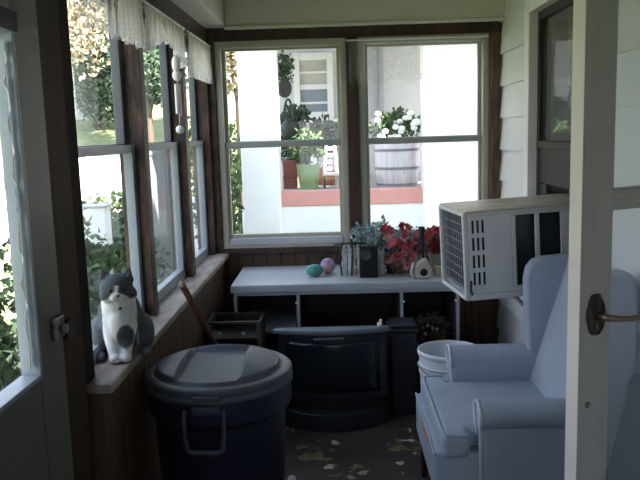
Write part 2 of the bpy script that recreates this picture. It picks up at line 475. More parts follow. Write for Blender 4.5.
for k in range(N): b.bm.faces.new((vs[k][0], vs[k][1], vs[k + 1][1], vs[k + 1][0]))
o = b.build('sheer_strip', sheer_mat('door_sheer', .8), d, smooth=True); o['label'] = 'narrow white sheer strip with a wavy edge'
s = o.modifiers.new('Solidify', 'SOLIDIFY'); s.thickness = .001
h = M().box(-.802, -.782, 1.975, 2.035, 1.10, 1.165).build('latch', CHROME, d, bevel=.006)
M().tube([(-.782, 2.0, 1.13), (-.764, 2.0, 1.13)], .013, 12).build('latch_knob', CHROME, h, smooth=True)
M().box(-.80, -.782, 2.05, 2.10, 1.085, 1.135).build('strike', BLACK, d, bevel=.003)

# ------------------------------------------------------------------ back windows
struct(M().box(-.86, XR - .02, 5.03, 5.2, .84, .875).build('trim_12', WOOD, bevel=.004), 'dark ledge under the back windows', 'trim')
struct(M().box(-.86, XR, 5.045, 5.2, HZ + .04, 2.36).build('trim_13', WOOD), 'dark header board over the back windows', 'trim')
for i, (a, c, lab, mm) in enumerate([(-.86, -.795, 'dark trim at the left end of the back windows', WORN), (.085, .165, 'dark mullion between the two back windows', WOOD), (1.035, 1.11, 'brown trim at the right end of the back windows', TRIMB)]):
    struct(M().box(a, c, 5.03, 5.2, .875, HZ + .04).build('trim_%d' % (14 + i), mm, bevel=.004), lab, 'trim')
for i, (a, c) in enumerate([(-.795, .085), (.165, 1.035)]):
    w = struct(empty('window_%d' % (i + 4), ((a + c) / 2, 5.1, .875)), ['left back window, beside the left wall', 'right back window, with a sheer valance'][i], 'window')
    M().frame('y', 5.055, 5.11, a, c, .875, HZ + .04, .042, .045, .05).build('outer_frame', FRAME, w, bevel=.004)
    M().frame('y', 5.115, 5.15, a + .03, c - .03, 1.58, HZ + .01, .035, .03, .03).build('upper_sash', FRAME, w, bevel=.003)
    M().frame('y', 5.085, 5.12, a + .03, c - .03, .925, 1.60, .035, .035, .045).build('lower_sash', FRAME, w, bevel=.003)
    M().box(a + .042, c - .042, 5.075, 5.115, 1.572, 1.606).build('meeting_rail', RAIL, w, bevel=.003)
    M().box(a + .05, c - .05, 5.05, 5.10, .90, .945).build('bottom_rail', SILLG, w, bevel=.004)
    M().box(a + .05, c - .05, 5.130, 5.134, 1.60, HZ).build('pane', GLASS, w)
    M().box(a + .05, c - .05, 5.100, 5.104, .955, 1.58).build('pane', GLASS, w)

# ------------------------------------------------------------------ house window on the right
w = struct(empty('window_6', (XR, 3.7, WZ0)), 'house window holding the air conditioner', 'window')
b = M().box(1.075, 1.17, WY1, WY1 + .10, WZ0 - .08, WZ1 + .10).box(1.075, 1.17, WY0 - .10, WY0, WZ0 - .08, WZ1 + .10)
b.box(1.075, 1.17, WY0, WY1, WZ1, WZ1 + .10).box(1.06, 1.17, WY0, WY1, WZ0 - .06, WZ0)
b.build('casing', WHITEP, w, bevel=.005)
M().frame('x', 1.125, 1.165, WY0, WY1, WZ0, WZ1, .045).build('sash', SASHDARK, w, bevel=.003)
M().box(1.115, 1.16, WY0 + .03, WY1 - .03, 1.535, 1.575).build('meeting_rail', SASHDARK, w, bevel=.003)
M().box(1.145, 1.149, WY0 + .03, WY1 - .03, 1.56, WZ1 - .03).build('pane', DARKGL, w)
M().box(1.13, 1.15, WY0 + .03, WY1 - .03, 1.345, 1.55).build('lower_panel', SASHDARK, w)
M().box(1.13, 1.15, WY0 + .04, 3.50, WZ0 + .04, 1.34).build('filler_panel', SASHDARK, w)
M().box(1.13, 1.15, 4.02, WY1 - .04, WZ0 + .04, 1.34).build('filler_panel', SASHDARK, w)
b = M(); vs = []
for k in range(41):
    y = 3.3 + .8 * k / 40; q = .012 * math.sin(k * 1.7)
    vs.append((b.bm.verts.new((1.27 + q, y, 1.85)), b.bm.verts.new((1.27 + q, y, WZ1 - .05))))
for k in range(40): b.bm.faces.new((vs[k][0], vs[k + 1][0], vs[k + 1][1], vs[k][1]))
o = b.build('inside_curtain', SHEER, w, smooth=True); o['label'] = 'pale curtain behind the glass'

# ------------------------------------------------------------------ storm door, standing open in the foreground right
PH = math.radians(30)
d = struct(empty('door_2', (.560, 1.70, 0), (0, 0, PH)), 'open white aluminium storm door with a bronze lever', 'door')
W, T, Z0, Z1 = .655, .034, .18, 2.3
M().box(0, .100, 0, T, Z0, Z1).build('stile', STORM, d, bevel=.002, local=True)
M().box(-.002, 0, -.001, T, Z0, Z1).build('edge_strip', STORMLIT, d, local=True)  # window light on the free edge painted as a paler strip
M().box(W - .082, W, 0, T, Z0, Z1).build('stile', STORM, d, bevel=.002, local=True)
b = M().box(.082, W - .082, .002, T - .002, Z0, Z0 + .18).box(.082, W - .082, .002, T - .002, Z1 - .09, Z1)
b.build('rail', STORM, d, bevel=.002, local=True)
b = M().box(.10, W - .082, .004, T - .004, 1.448, 1.500).box(.100, W - .082, .002, .012, 1.47, 1.474)
b.build('middle_rail', STORM, d, bevel=.003, local=True)
M().frame('y', .010, T - .008, .098, W - .082, Z0 + .18, Z1 - .09, .020).build('glass_bead', STORM, d, bevel=.002, local=True)
M().box(.095, W - .09, .024, .028, Z0 + .19, Z1 - .1).build('pane', DOORGL, d, local=True)
# ornate oval plate and lever
hz = 1.206
b = M()
pts = []
for k in range(28):
    a = 2 * PI * k / 28
    r = 1 + .04 * math.cos(6 * a)
    pts.append((.052 + .030 * r * math.cos(a), hz + .052 * r * math.sin(a)))
b.prism(pts, 'y', -.006, .002)
plate = b.build('handle_plate', BRONZE, d, bevel=.003, local=True)
M().tube([(.052 + .026 * math.cos(2 * PI * k / 24), -.007, hz - .002 + .046 * math.sin(2 * PI * k / 24)) for k in range(24)], .0025, 6, closed=True).ball((.052, -.008, hz + .03), (.008, .004, .01)).ball((.052, -.008, hz - .03), (.008, .004, .01)).build('scrollwork', BRONZE, plate, smooth=True, local=True)
M().tube([(.056, 0, hz - .003), (.056, -.035, hz - .003), (.066, -.046, hz - .003), (.085, -.048, hz - .006), (.12, -.047, hz - .011), (.16, -.046, hz - .012), (.185, -.045, hz - .010)], [.011, .009, .0085, .007, .0075, .0085, .007], 12).build('lever', LEVER, d, smooth=True, local=True)
M().lathe([(0, 0), (.008, 0), (.007, .004), (0, .006)], seg=12, T=Matrix.Translation((.034, 0, .985)) @ Matrix.Rotation(PI / 2, 4, 'X')).build('screw', CHROME, d, smooth=True, local=True)

# ------------------------------------------------------------------ trash can
cx, cy = -.487, 2.835
t = thing('trash_can', 'navy plastic trash can with a domed grey lid by the left wall', 'trash can', (cx, cy, 0))
b = M().lathe([(0, .012), (.205, .012), (.215, .0), (.232, .006), (.252, .40), (.259, .575), (.262, .590), (.280, .598), (.284, .61), (.286, .70), (.276, .70), (.270, .62), (.250, .60), (.225, .03), (0, .03)], seg=56)
b.build('body', CANB, t, smooth=True, local=True)
prof = [(.272, .690), (.289, .690), (.293, .694), (.293, .706), (.286, .709), (.286, .720), (.291, .723), (.291, .738), (.284, .744), (.266, .748), (.256, .744)]
b = M().lathe(prof, seg=96)
def lid_z(x, y):
    r = math.hypot(x, y)
    dome = .744 + .050 * (1 - (r / .256) ** 2) + .014 * sstep(.25, .235, r)
    flat = .756 + .02 * (.17 - y) * .3
    inside = sstep(.122, .110, abs(x + .010)) * sstep(.185, .172, y)
    z = dome + (min(flat, dome) - dome) * inside
    return z
rings = []
rr = [.256 - .256 * k / 46 for k in range(47)]
for r in rr:
    rings.append([b.bm.verts.new((r * math.cos(2 * PI * k / 144), r * math.sin(2 * PI * k / 144), .744 if r > .2559 else lid_z(r * math.cos(2 * PI * k / 144), r * math.sin(2 * PI * k / 144)))) for k in range(144)] if r > 1e-6 else [b.bm.verts.new((0, 0, lid_z(0, 0)))])
for i in range(len(rr) - 1):
    for k in range(144):
        a_, c_ = rings[i], rings[i + 1]
        if len(c_) > 1: b.bm.faces.new((a_[k], a_[(k + 1) % 144], c_[(k + 1) % 144], c_[k]))
        else: b.bm.faces.new((a_[k], a_[(k + 1) % 144], c_[0]))
lid = b.build('lid', CANL, t, smooth=True, local=True)
M().box(-.052, .052, -.300, -.278, .704, .726).build('lid_clip', CANL, lid, bevel=.006, local=True)
M().box(-.060, .045, -.288, -.262, .650, .684).build('handle_mount', CANH, t, bevel=.008, local=True)
hp = [(-.085, -.276, .668), (-.088, -.284, .64), (-.086, -.287, .56), (-.080, -.288, .525), (-.066, -.288, .512), (.034, -.288, .508), (.048, -.288, .520), (.054, -.287, .56), (.057, -.284, .64), (.054, -.276, .668)]
M().tube(hp, [.008, .009, .009, .010, .011, .011, .010, .009, .009, .008], 10).build('bail_handle', CANH, t, smooth=True, local=True)
hp2 = [(-x * .9, -y, z) for x, y, z in hp]
M().tube(hp2, .009, 8).build('bail_handle', CANH, t, smooth=True, local=True)

# ------------------------------------------------------------------ television on the floor
t = thing('television', 'large dark tube television standing on the floor before the desk', 'television', (-.05, 4.05, 0))
def arc(x0, x1, y, sag, n=12):
    return [(x0 + (x1 - x0) * k / n, y - sag * (1 - (2 * k / n - 1) ** 2)) for k in range(n + 1)]
b = M().prism(arc(-.355, .262, 4.05, .05) + [(.262, 4.16), (-.355, 4.16)], 'z', .165, .537)
b.build('cabinet', TVB, t, bevel=.008)
b = M().prism(arc(-.350, .258, 4.05, .13) + [(.258, 4.22), (-.350, 4.22)], 'z', 0, .10)
b.build('base', TVB, t, bevel=.008)
M().prism(arc(-.335, .242, 4.06, .06) + [(.242, 4.22), (-.335, 4.22)], 'z', .10, .165).build('speaker_grille', BLACK, t, bevel=.004)
M().prism(arc(-.380, .272, 4.035, .05) + [(.272, 4.085), (-.380, 4.085)], 'z', .537, .566).build('top_bezel', TVSKY, t, bevel=.008)
b = M(); n = 16; g = []
for i in range(n + 1):
    x = -.315 + .537 * i / n
    g.append([])
    for j in range(n + 1):
        z = .205 + .290 * j / n
        u, v = 2 * i / n - 1, 2 * j / n - 1
        g[i].append(b.bm.verts.new((x, 4.036 - .05 * (1 - u * u) - .014 * (1 - u * u) * (1 - v * v), z)))
for i in range(n):
    for j in range(n): b.bm.faces.new((g[i][j], g[i + 1][j], g[i + 1][j + 1], g[i][j + 1]))
o = b.build('screen', SCREEN, t, smooth=True)
s = o.modifiers.new('Solidify', 'SOLIDIFY'); s.thickness = .012; s.offset = 1
M().box(-.15, .02, 3.985, 4.0, .512, .522).build('button_strip', TVSKY, t, bevel=.003)
b = M()
r0 = [(-.33, 4.16, .17), (.24, 4.16, .17), (.24, 4.16, .525), (-.33, 4.16, .525)]
r1 = [(-.20, 4.36, .20), (.11, 4.36, .20), (.11, 4.36, .46), (-.20, 4.36, .46)]
A = [b.bm.verts.new(p) for p in r0]; B = [b.bm.verts.new(p) for p in r1]
b.bm.faces.new(A); b.bm.faces.new(B[::-1])
for k in range(4): b.bm.faces.new((A[k], B[k], B[(k + 1) % 4], A[(k + 1) % 4]))
b.build('tube_housing', TVB, t, bevel=.02)

t = thing('white_trinket', 'tiny white trinket standing on top of the television', 'trinket', (.222, 4.05, .566))
M().ball((.222, 4.05, .580), (.015, .013, .014), 12, 8).ball((.228, 4.05, .600), (.009, .008, .010), 10, 7).build('body', WHITEP, t, smooth=True)
# dark bin beside the television
t = thing('storage_bin', 'dark blue lidded bin wedged between the television and the white pail', 'bin', (.36, 4.25, 0))
b = M().prism([(.285, 4.14), (.445, 4.14), (.445, 4.35), (.285, 4.35)], 'z', 0, .50)
for v in b.bm.verts:
    if v.co.z < .1: v.co.x = .365 + (v.co.x - .365) * .85; v.co.y = 4.245 + (v.co.y - 4.245) * .85
b.build('body', BIN, t, bevel=.012)
M().box(.278, .452, 4.132, 4.358, .50, .525).box(.29, .44, 4.145, 4.345, .525, .545).build('lid', BIN, t, bevel=.012)

# ------------------------------------------------------------------ desk with open bays
t = thing('desk', 'long white topped desk with dark open bays under the back windows', 'desk', (.04, 4.7, 0))
M().box(-.658, .745, 4.394, 5.035, .705, .75).build('top', DESKT, t, bevel=.004)
M().box(-.660, .747, 4.385, 4.394, .704, .746).build('front_edge', DESKE, t, bevel=.003)
M().box(-.640, .728, 4.40, 4.418, .682, .705).build('apron', DESKE, t, bevel=.002)
for x in (-.635, -.252, .378, .718):
    M().box(x - .009, x + .009, 4.402, 5.02, 0, .684).build('upright_panel', DESKE, t, bevel=.002)
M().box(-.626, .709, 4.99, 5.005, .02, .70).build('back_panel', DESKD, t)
M().box(-.626, -.261, 4.405, 4.99, .440, .455).build('shelf', DESKE, t, bevel=.002)
M().box(.387, .709, 4.41, 4.99, .300, .315).build('shelf', mat('red_brown_shelf', (.10, .045, .035), .5), t, bevel=.002)
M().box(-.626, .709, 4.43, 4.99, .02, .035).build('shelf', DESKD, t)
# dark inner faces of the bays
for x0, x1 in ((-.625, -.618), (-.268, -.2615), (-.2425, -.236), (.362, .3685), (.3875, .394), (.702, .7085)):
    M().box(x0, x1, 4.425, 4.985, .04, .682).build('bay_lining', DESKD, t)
for x, z in ((-.262, .632), (.390, .625), (.704, .625), (-.612, .57)):
    M().ball((x, 4.398, z), .008, 10, 7).build('knob', mat('small_white_knob', (.75, .75, .72), .4) if x > -.6 else STEEL, t, smooth=True)
# dark wreath in the right bay
t = thing('dried_wreath', 'dark dried wreath with pale dots on the shelf in the right desk bay', 'wreath', (.56, 4.55, .315))
b = M(); c = Vector((.56, 4.55, .42))
ring = [(c.x + .10 * math.cos(a), c.y + .03 * math.sin(a * 2), c.z + .045 * math.sin(a)) for a in [2 * PI * k / 20 for k in range(20)]]
b.tube(ring, .030, 8, closed=True)
for k, p in enumerate(ring): b.leaves(p, (.045, .045, .04), 22, .04, 100 + k)
b.build('twigs', DARKSTRIP, t)
for p in ((.575, 4.49, .43), (.60, 4.485, .425), (.545, 4.50, .445), (.53, 4.49, .395)):  # small pale dots on the wreath
    M().ball(p, .011, 8, 6).build('pale_dot', CREAM, t, smooth=True)

# open wooden cube between trash can and desk
t = thing('open_crate', 'dark open fronted wooden box behind the trash can', 'wooden box', (-.61, 4.2, 0))
b = M().box(-.77, -.455, 4.09, 4.375, 0, .02).box(-.77, -.755, 4.09, 4.375, .02, .59).box(-.47, -.455, 4.09, 4.375, .02, .59)
b.box(-.755, -.47, 4.36, 4.375, .02, .59)
b.build('body', CUBEW, t, bevel=.002)
M().box(-.772, -.453, 4.082, 4.094, .592, .606).build('top_rail', CUBEE, t, bevel=.002)
M().box(-.474, -.453, 4.080, 4.0895, 4.10 - 3.65, .59).build('edge_strip', CUBEE, t, bevel=.002)
M().box(-.755, -.47, 4.10, 4.36, .49, .503).build('shelf', CUBEW, t)
for x in (-.70, -.56):
    o = M().ball((x, 4.16, .5135), (.012, .0105, .0105), 12, 8).build('white_ball', WHITEP, smooth=True)
    tag(o, 'small white ball in the dark box, %s' % ('the one by the left wall' if x < -.6 else 'the one toward the television'), 'ball', 'white balls in the dark box')

# stick leaning on the sill
A = Vector((-.478, 4.04, .012)); B = Vector((-.735, 3.36, .985))
t = thing('wooden_stick', 'reddish wooden stick leaning against the left sill', 'stick', A)
M().tube([A, A.lerp(B, .97)], .016, 12).build('shaft', STICK, t, smooth=True)
M().tube([A.lerp(B, .97), A.lerp(B, .99), B], [.017, .017, .010], 12).build('tip', STICKT, t, smooth=True)

# ------------------------------------------------------------------ things on the desk
DZ = .75
o = M().ball((-.152, 4.63, DZ + .039), (.058, .044, .039), 20, 14, Matrix.Rotation(.35, 4, 'Z')).build('teal_ball', TEAL, smooth=True)
tag(o, 'teal egg shaped ball lying on the desk top', 'ball')
o = M().ball((-.070, 4.72, DZ + .050), (.048, .046, .050), 20, 14).build('lilac_ball', LILAC, smooth=True)
tag(o, 'pink and lilac ball on the desk behind the teal one', 'ball')

# whitewashed slatted basket
bx0, bx1, by0, by1 = .030, .285, 4.64, 4.82
t = thing('slatted_basket', 'whitewashed slatted basket holding teal leaves on the desk', 'basket', ((bx0 + bx1) / 2, 4.73, DZ))
b = M()
for k in range(9):
    x = bx0 + (bx1 - bx0 - .02) * k / 8
    b.box(x, x + .0235, by0, by0 + .008, DZ, DZ + .165 + .012 * math.sin(k * 2.2)); b.box(x, x + .020, by1 - .008, by1, DZ, DZ + .165)
for k in range(6):
    y = by0 + .01 + (by1 - by0 - .04) * k / 5
    b.box(bx0 - .004, bx0 + .004, y, y + .02, DZ, DZ + .17); b.box(bx1 - .004, bx1 + .004, y, y + .02, DZ, DZ + .17)
b.build('slats', TWIG, t, bevel=.002)
M().box(bx0 + .012, bx1 - .012, by0 + .014, by1 - .014, DZ + .002, DZ + .08).build('filling', DARKSTRIP, t)
b = M()
for z in (DZ + .05, DZ + .135):
    b.tube([(bx0 - .008, by0 - .006, z), (bx1 + .008, by0 - .006, z), (bx1 + .008, by1 + .006, z), (bx0 - .008, by1 + .006, z)], .006, 6, closed=True)
b.build('hoop', TWIG, t)
b = M()
for x, dx in ((bx0 - .01, -.01), (bx0 + .05, .01)):
    b.tube([(x, by0 - .012, DZ), (x + dx, by0 - .014, DZ + .12), (x + .01, by0 - .01, DZ + .215)], .006, 6)
b.tube([(bx0 - .055, by0 - .01, DZ + .200), (bx0 + .05, by0 - .015, DZ + .208), (bx0 + .15, by0 - .01, DZ + .205)], .006, 6)
b.build('twig_handle', LANT, t, smooth=True)
b = M().leaves((.215, 4.74, DZ + .245), (.13, .09, .10), 400, .034, 21, .1)
b.leaves((.25, 4.70, DZ + .18), (.06, .05, .05), 160, .03, 22, .1)
b.build('teal_foliage', TEALLEAF, t)
# small black speaker leaning on the basket
t = thing('small_speaker', 'small black speaker box standing in front of the slatted basket', 'speaker', (.188, 4.57, DZ))
M().box(.132, .245, 4.535, 4.60, DZ, DZ + .195).build('case', BLACK, t, bevel=.006)
M().lathe([(.032, 0), (.036, .004), (.034, .008), (.028, .006), (0, -.002)], seg=24, T=Matrix.Translation((.172, 4.535, DZ + .145)) @ Matrix.Rotation(PI / 2, 4, 'X')).build('cone', mat('speaker_cone', (.05, .055, .06), .35), t, smooth=True)

# red and pink silk bouquet in its low tub
t = thing('silk_bouquet', 'large red and pink artificial flower bouquet on the desk', 'flowers', (.40, 4.72, DZ))
M().lathe([(0, 0), (.085, 0), (.11, .09), (.10, .09), (.08, .015), (0, .015)], c=(.40, 4.72, DZ), seg=24).build('tub', mat('brown_tub', (.12, .08, .06), .7), t, smooth=True)
def flower(mb, c, r, g):
    bm = mb.bm
    axis = Vector((g.uniform(-.6, .6), g.uniform(-1, -.3), g.uniform(.1, .9))).normalized()
    u = axis.orthogonal().normalized(); w = axis.cross(u)
    for ring, (n, tilt, L) in enumerate(((7, .25, 1.0), (5, .8, .7))):
        for k in range(n):
            a = 2 * PI * k / n + ring * .4 + g.random() * .3
            d = (u * math.cos(a) + w * math.sin(a)) * math.cos(tilt) + axis * math.sin(tilt)
            sd = d.cross(axis).normalized()
            p = Vector(c); l = r * L
            vs = [bm.verts.new(q) for q in (p, p + d * l * .55 + sd * l * .32, p + d * l + axis * l * .12, p + d * l * .55 - sd * l * .32)]
            bm.faces.new((vs[0], vs[1], vs[2])); bm.faces.new((vs[0], vs[2], vs[3]))
    bmesh.ops.create_icosphere(bm, subdivisions=1, radius=r * .18, matrix=Matrix.Translation(Vector(c) + axis * r * .1))
g = random.Random(5)
nb = 0
for k in range(84):
    a = g.random() * 2 * PI; q = g.random() ** .5
    px = .415 + .165 * q * math.cos(a); pz = DZ + .175 + .155 * q * math.sin(a)
    py = 4.70 - .08 * (1 - q * q) + g.uniform(-.03, .03)
    low = pz < DZ + .14
    b = M(); flower(b, (px, py, pz), g.uniform(.024, .036), g)
    b.build('blossom', (PINK if (low or g.random() < .2) else RED), t)
for k in range(26):
    b = M(); flower(b, (.30 + .20 * g.random(), 4.60 + g.uniform(-.02, .02), DZ + .03 + .13 * g.random()), g.uniform(.022, .034), g)
    b.build('blossom', PINK if k % 4 else RED, t)
M().leaves((.41, 4.73, DZ + .15), (.15, .09, .15), 420, .03, 33, .5).build('leaves', TEALLEAF, t)
M().leaves((.36, 4.66, DZ + .05), (.09, .05, .04), 70, .035, 34, .2).build('dry_leaves', DARKSTRIP, t)
# poinsettia at the right, partly behind the air conditioner
t = thing('poinsettia', 'red artificial poinsettia beside the air conditioner grille', 'flowers', (.66, 4.78, DZ))
M().lathe([(0, 0), (.06, 0), (.075, .10), (.066, .10), (.05, .01), (0, .01)], c=(.66, 4.78, DZ), seg=20).build('pot', CREAM, t, smooth=True)
M().leaves((.66, 4.77, DZ + .17), (.09, .07, .08), 90, .05, 44, .2).build('leaves', DGREEN, t)
for k in range(14):
    b = M(); flower(b, (.66 + g.uniform(-.10, .10), 4.72 + g.uniform(-.03, .03), DZ + g.uniform(.12, .27)), .048, g)
    b.build('blossom', RED, t)
# dark bottle
t = thing('dark_bottle', 'tall dark glass bottle among the flowers on the desk', 'bottle', (.520, 4.565, DZ))
M().lathe([(0, 0), (.026, 0), (.028, .02), (.027, .09), (.019, .12), (.0165, .15), (.0165, .29), (0, .29)], c=(.520, 4.565, DZ), seg=20).build('glass', mat('dark_bottle_glass', (.012, .02, .035), .2), t, smooth=True)
M().lathe([(.020, .275), (.0205, .308), (0, .310)], c=(.520, 4.565, DZ), seg=16).build('cap', BLACK, t, smooth=True)
# cream ceramic figurine with a dark hollow
t = thing('cream_birdhouse', 'little cream ceramic house with a dark arched opening, before the bottle', 'ornament', (.515, 4.49, DZ))
b = M().prism([(.462, DZ), (.572, DZ), (.572, DZ + .065), (.545, DZ + .115), (.530, DZ + .125), (.490, DZ + .10), (.462, DZ + .07)], 'y', 4.46, 4.53)
b.build('body', CREAM, t, bevel=.012, seg=3)
M().lathe([(0, 0), (.024, 0), (.022, .003), (0, .004)], seg=20, T=Matrix.Translation((.520, 4.461, DZ + .040)) @ Matrix.Rotation(PI / 2, 4, 'X')).build('opening', BLACK, t, smooth=True)
M().tube([(.462, 4.47, DZ), (.445, 4.465, DZ + .05), (.462, 4.47, DZ + .10)], .012, 8).build('handle', CREAM, t, smooth=True)
o = M().prism([(.60, DZ), (.72, DZ), (.72, DZ + .045), (.60, DZ + .055)], 'y', 4.53, 4.62).build('beige_box', mat('beige_card', (.52, .45, .36), .8), bevel=.004)
tag(o, 'small beige box on the desk beneath the red poinsettia', 'box')

# ------------------------------------------------------------------ air conditioner hanging out of the house window
t = thing('air_conditioner', 'boxy white window air conditioner sticking out of the house wall', 'air conditioner', (.615, 3.47, .835), (0, math.radians(-2.4), math.radians(6.5)))
L, D, Hh = .70, .45, .425
b = M().box(.012, L, 0, D, 0, .03).box(.012, L, 0, D, Hh - .018, Hh - .004)
b.box(.012, .225, 0, .012, .03, Hh - .018)
b.box(.225, L, 0, .012, .03, .055).box(.225, L, 0, .012, Hh - .03, Hh - .018)
b.box(.225, .245, 0, .012, .055, Hh - .03).box(.338, .362, 0, .012, .055, Hh - .03).box(.465, L, 0, .012, .055, Hh - .03)
b.box(.012, L, D - .012, D, .03, Hh - .018).box(.24, .47, .05, .06, .03, Hh - .02)
b.build('casing', ACW, t, bevel=.004, local=True)
M().box(.0, L, -.004, D + .004, Hh - .004, Hh + .006).build('top_panel', ACTOP, t, bevel=.003, local=True)
M().box(.23, .47, .035, .045, .05, Hh - .03).build('side_recess', mat('dark_recess', (.03, .038, .045), .25), t, local=True)
for r in range(4):
    for k in range(3):
        x = .030 + .024 * k; z = .075 + .083 * r
        M().box(x, x + .011, -.0015, .004, z, z + .062).build('vent_slot', BLACK, t, bevel=.002, local=True)
M().frame('x', -.012, .014, 0, D, 0, Hh, .020).build('end_frame', ACW, t, bevel=.006, local=True)
M().box(.030, .036, .02, D - .02, .02, Hh - .02).build('end_recess', DARKGAP, t, local=True)
b = M()
for k in range(1, 12):
    y = .02 + (D - .04) * k / 12; b.box(-.002, .001, y - .0017, y + .0017, .02, Hh - .02)
for k in range(1, 9):
    z = .02 + (Hh - .04) * k / 9; b.box(-.004, -.001, .02, D - .02, z - .0017, z + .0017)
b.build('end_grille', ACGRILL, t, local=True)
M().tube([(.02, -.006, .03), (.012, -.012, .06), (.016, -.010, .10)], .005, 6).build('drain_clip', BLACK, t, smooth=True, local=True)
t = thing('support_bracket', 'pale metal bracket bracing the air conditioner from below', 'bracket', (1.10, 3.70, .55))
M().tube([(1.095, 3.70, .58), (.99, 3.70, .70), (.86, 3.70, .832)], .012, 8).build('strut', WHITEP, t, smooth=True)
M().box(1.078, 1.098, 3.68, 3.72, .52, .62).build('foot', BLACK, t, bevel=.003)

# ------------------------------------------------------------------ white pail
t = thing('white_pail', 'white plastic pail with a wire handle behind the armchair', 'bucket', (.565, 3.74, 0))
b = M().lathe([(0, 0), (.135, 0), (.138, .006), (.158, .50), (.166, .50), (.167, .515), (.163, .522), (.154, .522), (.150, .50), (.130, .012), (0, .012)], c=(.565, 3.74, 0), seg=40)
b.build('body', BUCKET, t, smooth=True)
M().lathe([(.154, .44), (.161, .442), (.161, .450), (.155, .452)], c=(.565, 3.74, 0), seg=40).lathe([(.152, .40), (.1585, .402), (.1585, .410), (.153, .412)], c=(.565, 3.74, 0), seg=40).build('rib', BUCKET, t, smooth=True)
M().tube([(.565 + .168 * math.cos(a), 3.74 + .168 * math.sin(a), .455 - .055 * math.sin((a - PI) / PI * PI)) for a in [PI + PI * k / 20 for k in range(21)]], .003, 6).build('wire_handle', STEEL, t, smooth=True)

# ------------------------------------------------------------------ armchair
t = thing('armchair', 'blue grey wing armchair with rolled arms facing the left windows', 'armchair', (.75, 3.05, 0))
cy0, cy1 = 2.69, 3.43
M().prism([(.352, cy0 + .03), (.352, cy1 - .03), (1.02, cy1 - .02), (1.02, cy0 + .02)], 'z', .225, .415).build('seat_base', FABRIC, t, bevel=.018, seg=3)
# T shaped cushion
poly = [(.380, cy0 + .015), (.380, cy1 - .015), (.490, cy1 - .015), (.492, 3.335), (.90, 3.335), (.90, 2.785), (.492, 2.785), (.490, cy0 + .015)]
cu = M().prism(poly, 'z', .388, .492).build('seat_cushion', FABRIC, t, bevel=.030, seg=4)
def offs(z): return [(x + (.012 if x < .4 else 0), y, z) for x, y in poly[:4]] + [(.88, 3.335, z), (.88, 2.785, z)] + [(x + (.012 if x < .4 else 0), y, z) for x, y in poly[6:]]
pp = [(.396, 2.722, .488), (.388, 2.76, .488), (.388, 3.36, .488), (.396, 3.397, .488), (.43, 3.410, .488), (.485, 3.410, .488)]
M().tube([(.485, 2.710, .488), (.43, 2.710, .488)] + pp, .0055, 6).build('piping', FABRIC, cu, smooth=True)
M().tube([(.3535, y, .408) for y in (2.72, 2.9, 3.1, 3.3, 3.40)], .0055, 6).build('piping', FABRIC, cu, smooth=True)
b = M(); n = 16
ring = [(.3485, 3.03 + .13 * math.cos(2 * PI * k / n) + .012 * math.sin(4 * PI * k / n), .382 + .024 * math.sin(2 * PI * k / n) + .006 * math.cos(6 * PI * k / n)) for k in range(n)]
A = [b.bm.verts.new(p) for p in ring]; B = [b.bm.verts.new((p[0] + .03, p[1], p[2])) for p in ring]
b.bm.faces.new(A); b.bm.faces.new(B[::-1])
for k in range(n): b.bm.faces.new((A[k], B[k], B[(k + 1) % n], A[(k + 1) % n]))
o = b.build('torn_patch', FOAM, t, bevel=.006); o['label'] = 'tear showing orange foam'
# arms: panel, horizontal roll, pale piping round the front
for near in (True, False):
    y0, y1 = (2.70, 2.782) if near else (3.338, 3.42)
    yc = 2.738 if near else 3.402
    zc, xf = (.560, .522) if near else (.585, .512)
    arm = M().prism([(xf + .008, .23), (xf + .008, zc), (1.0, zc), (1.0, .23)], 'y', y0, y1).build('armrest', FABRIC, t, bevel=.018, seg=3)
    b = M(); n = 26
    prof = []
    for k in range(n):
        a = 2 * PI * k / n
        prof.append((yc + .066 * math.cos(a) * (1 if abs(math.cos(a)) < .8 else .95), zc + .055 * math.sin(a)))
    b.prism(prof, 'x', xf, 1.0)
    b.build('arm_roll', FABRIC, arm, bevel=.012, seg=3)
    out = []
    s_ = -1 if near else 1
    out = [(xf + .004, y0 if near else y1, .25), (xf + .002, y0 if near else y1, .50)]
    for k in range(13):
        a = -PI * .75 + 1.5 * PI * k / 12
        out.append((xf - .002, yc + .064 * math.sin(a) * (1 if near else -1), zc + .053 * math.cos(a)))
    out += [(xf + .002, y1 if near else y0, .50), (xf + .004, y1 if near else y0, .46)]
    M().tube(out, .0065, 6).build('arm_piping', PIPING, arm, smooth=True)
# reclined back
prof = [(.862, .44), (.945, .72), (1.03, 1.00), (1.045, 1.055), (1.065, 1.085), (1.09, 1.075), (1.098, 1.04), (1.085, .70), (1.02, .25), (.95, .25)]
M().prism(prof, 'y', 2.77, 3.355).build('backrest', FABRIC, t, bevel=.028, seg=4)
# wings
wing = [(.852, .60), (.842, .80), (.838, 1.00), (.848, 1.055), (.875, 1.090), (.920, 1.105), (1.06, 1.115), (1.09, 1.09), (1.095, 1.02), (1.06, .62)]
for a, c in ((3.345, 3.425), (2.672, 2.765)):
    wing_ = wing[:-1] + ([(1.10, .70), (1.025, .26), (.92, .26), (.90, .58)] if a < 3 else wing[-1:])
    M().prism([(x + (.035 if a < 3 and x < .95 else .018 if x < .95 else 0), (z - .045 if z > .9 else z) if a > 3 else z) for x, z in wing_], 'y', a, c).build('wing', FABRIC, t, bevel=.026, seg=4)
for x, y in ((.395, cy1 - .055), (.395, cy0 + .055), (.99, cy1 - .06), (.99, cy0 + .06)):
    M().tube([(x, y, .25), (x - .004, y, .16), (x - .010 if x < .6 else x + .01, y, 0)], [.026, .022, .014], 12).build('leg', LEGW, t, smooth=True)

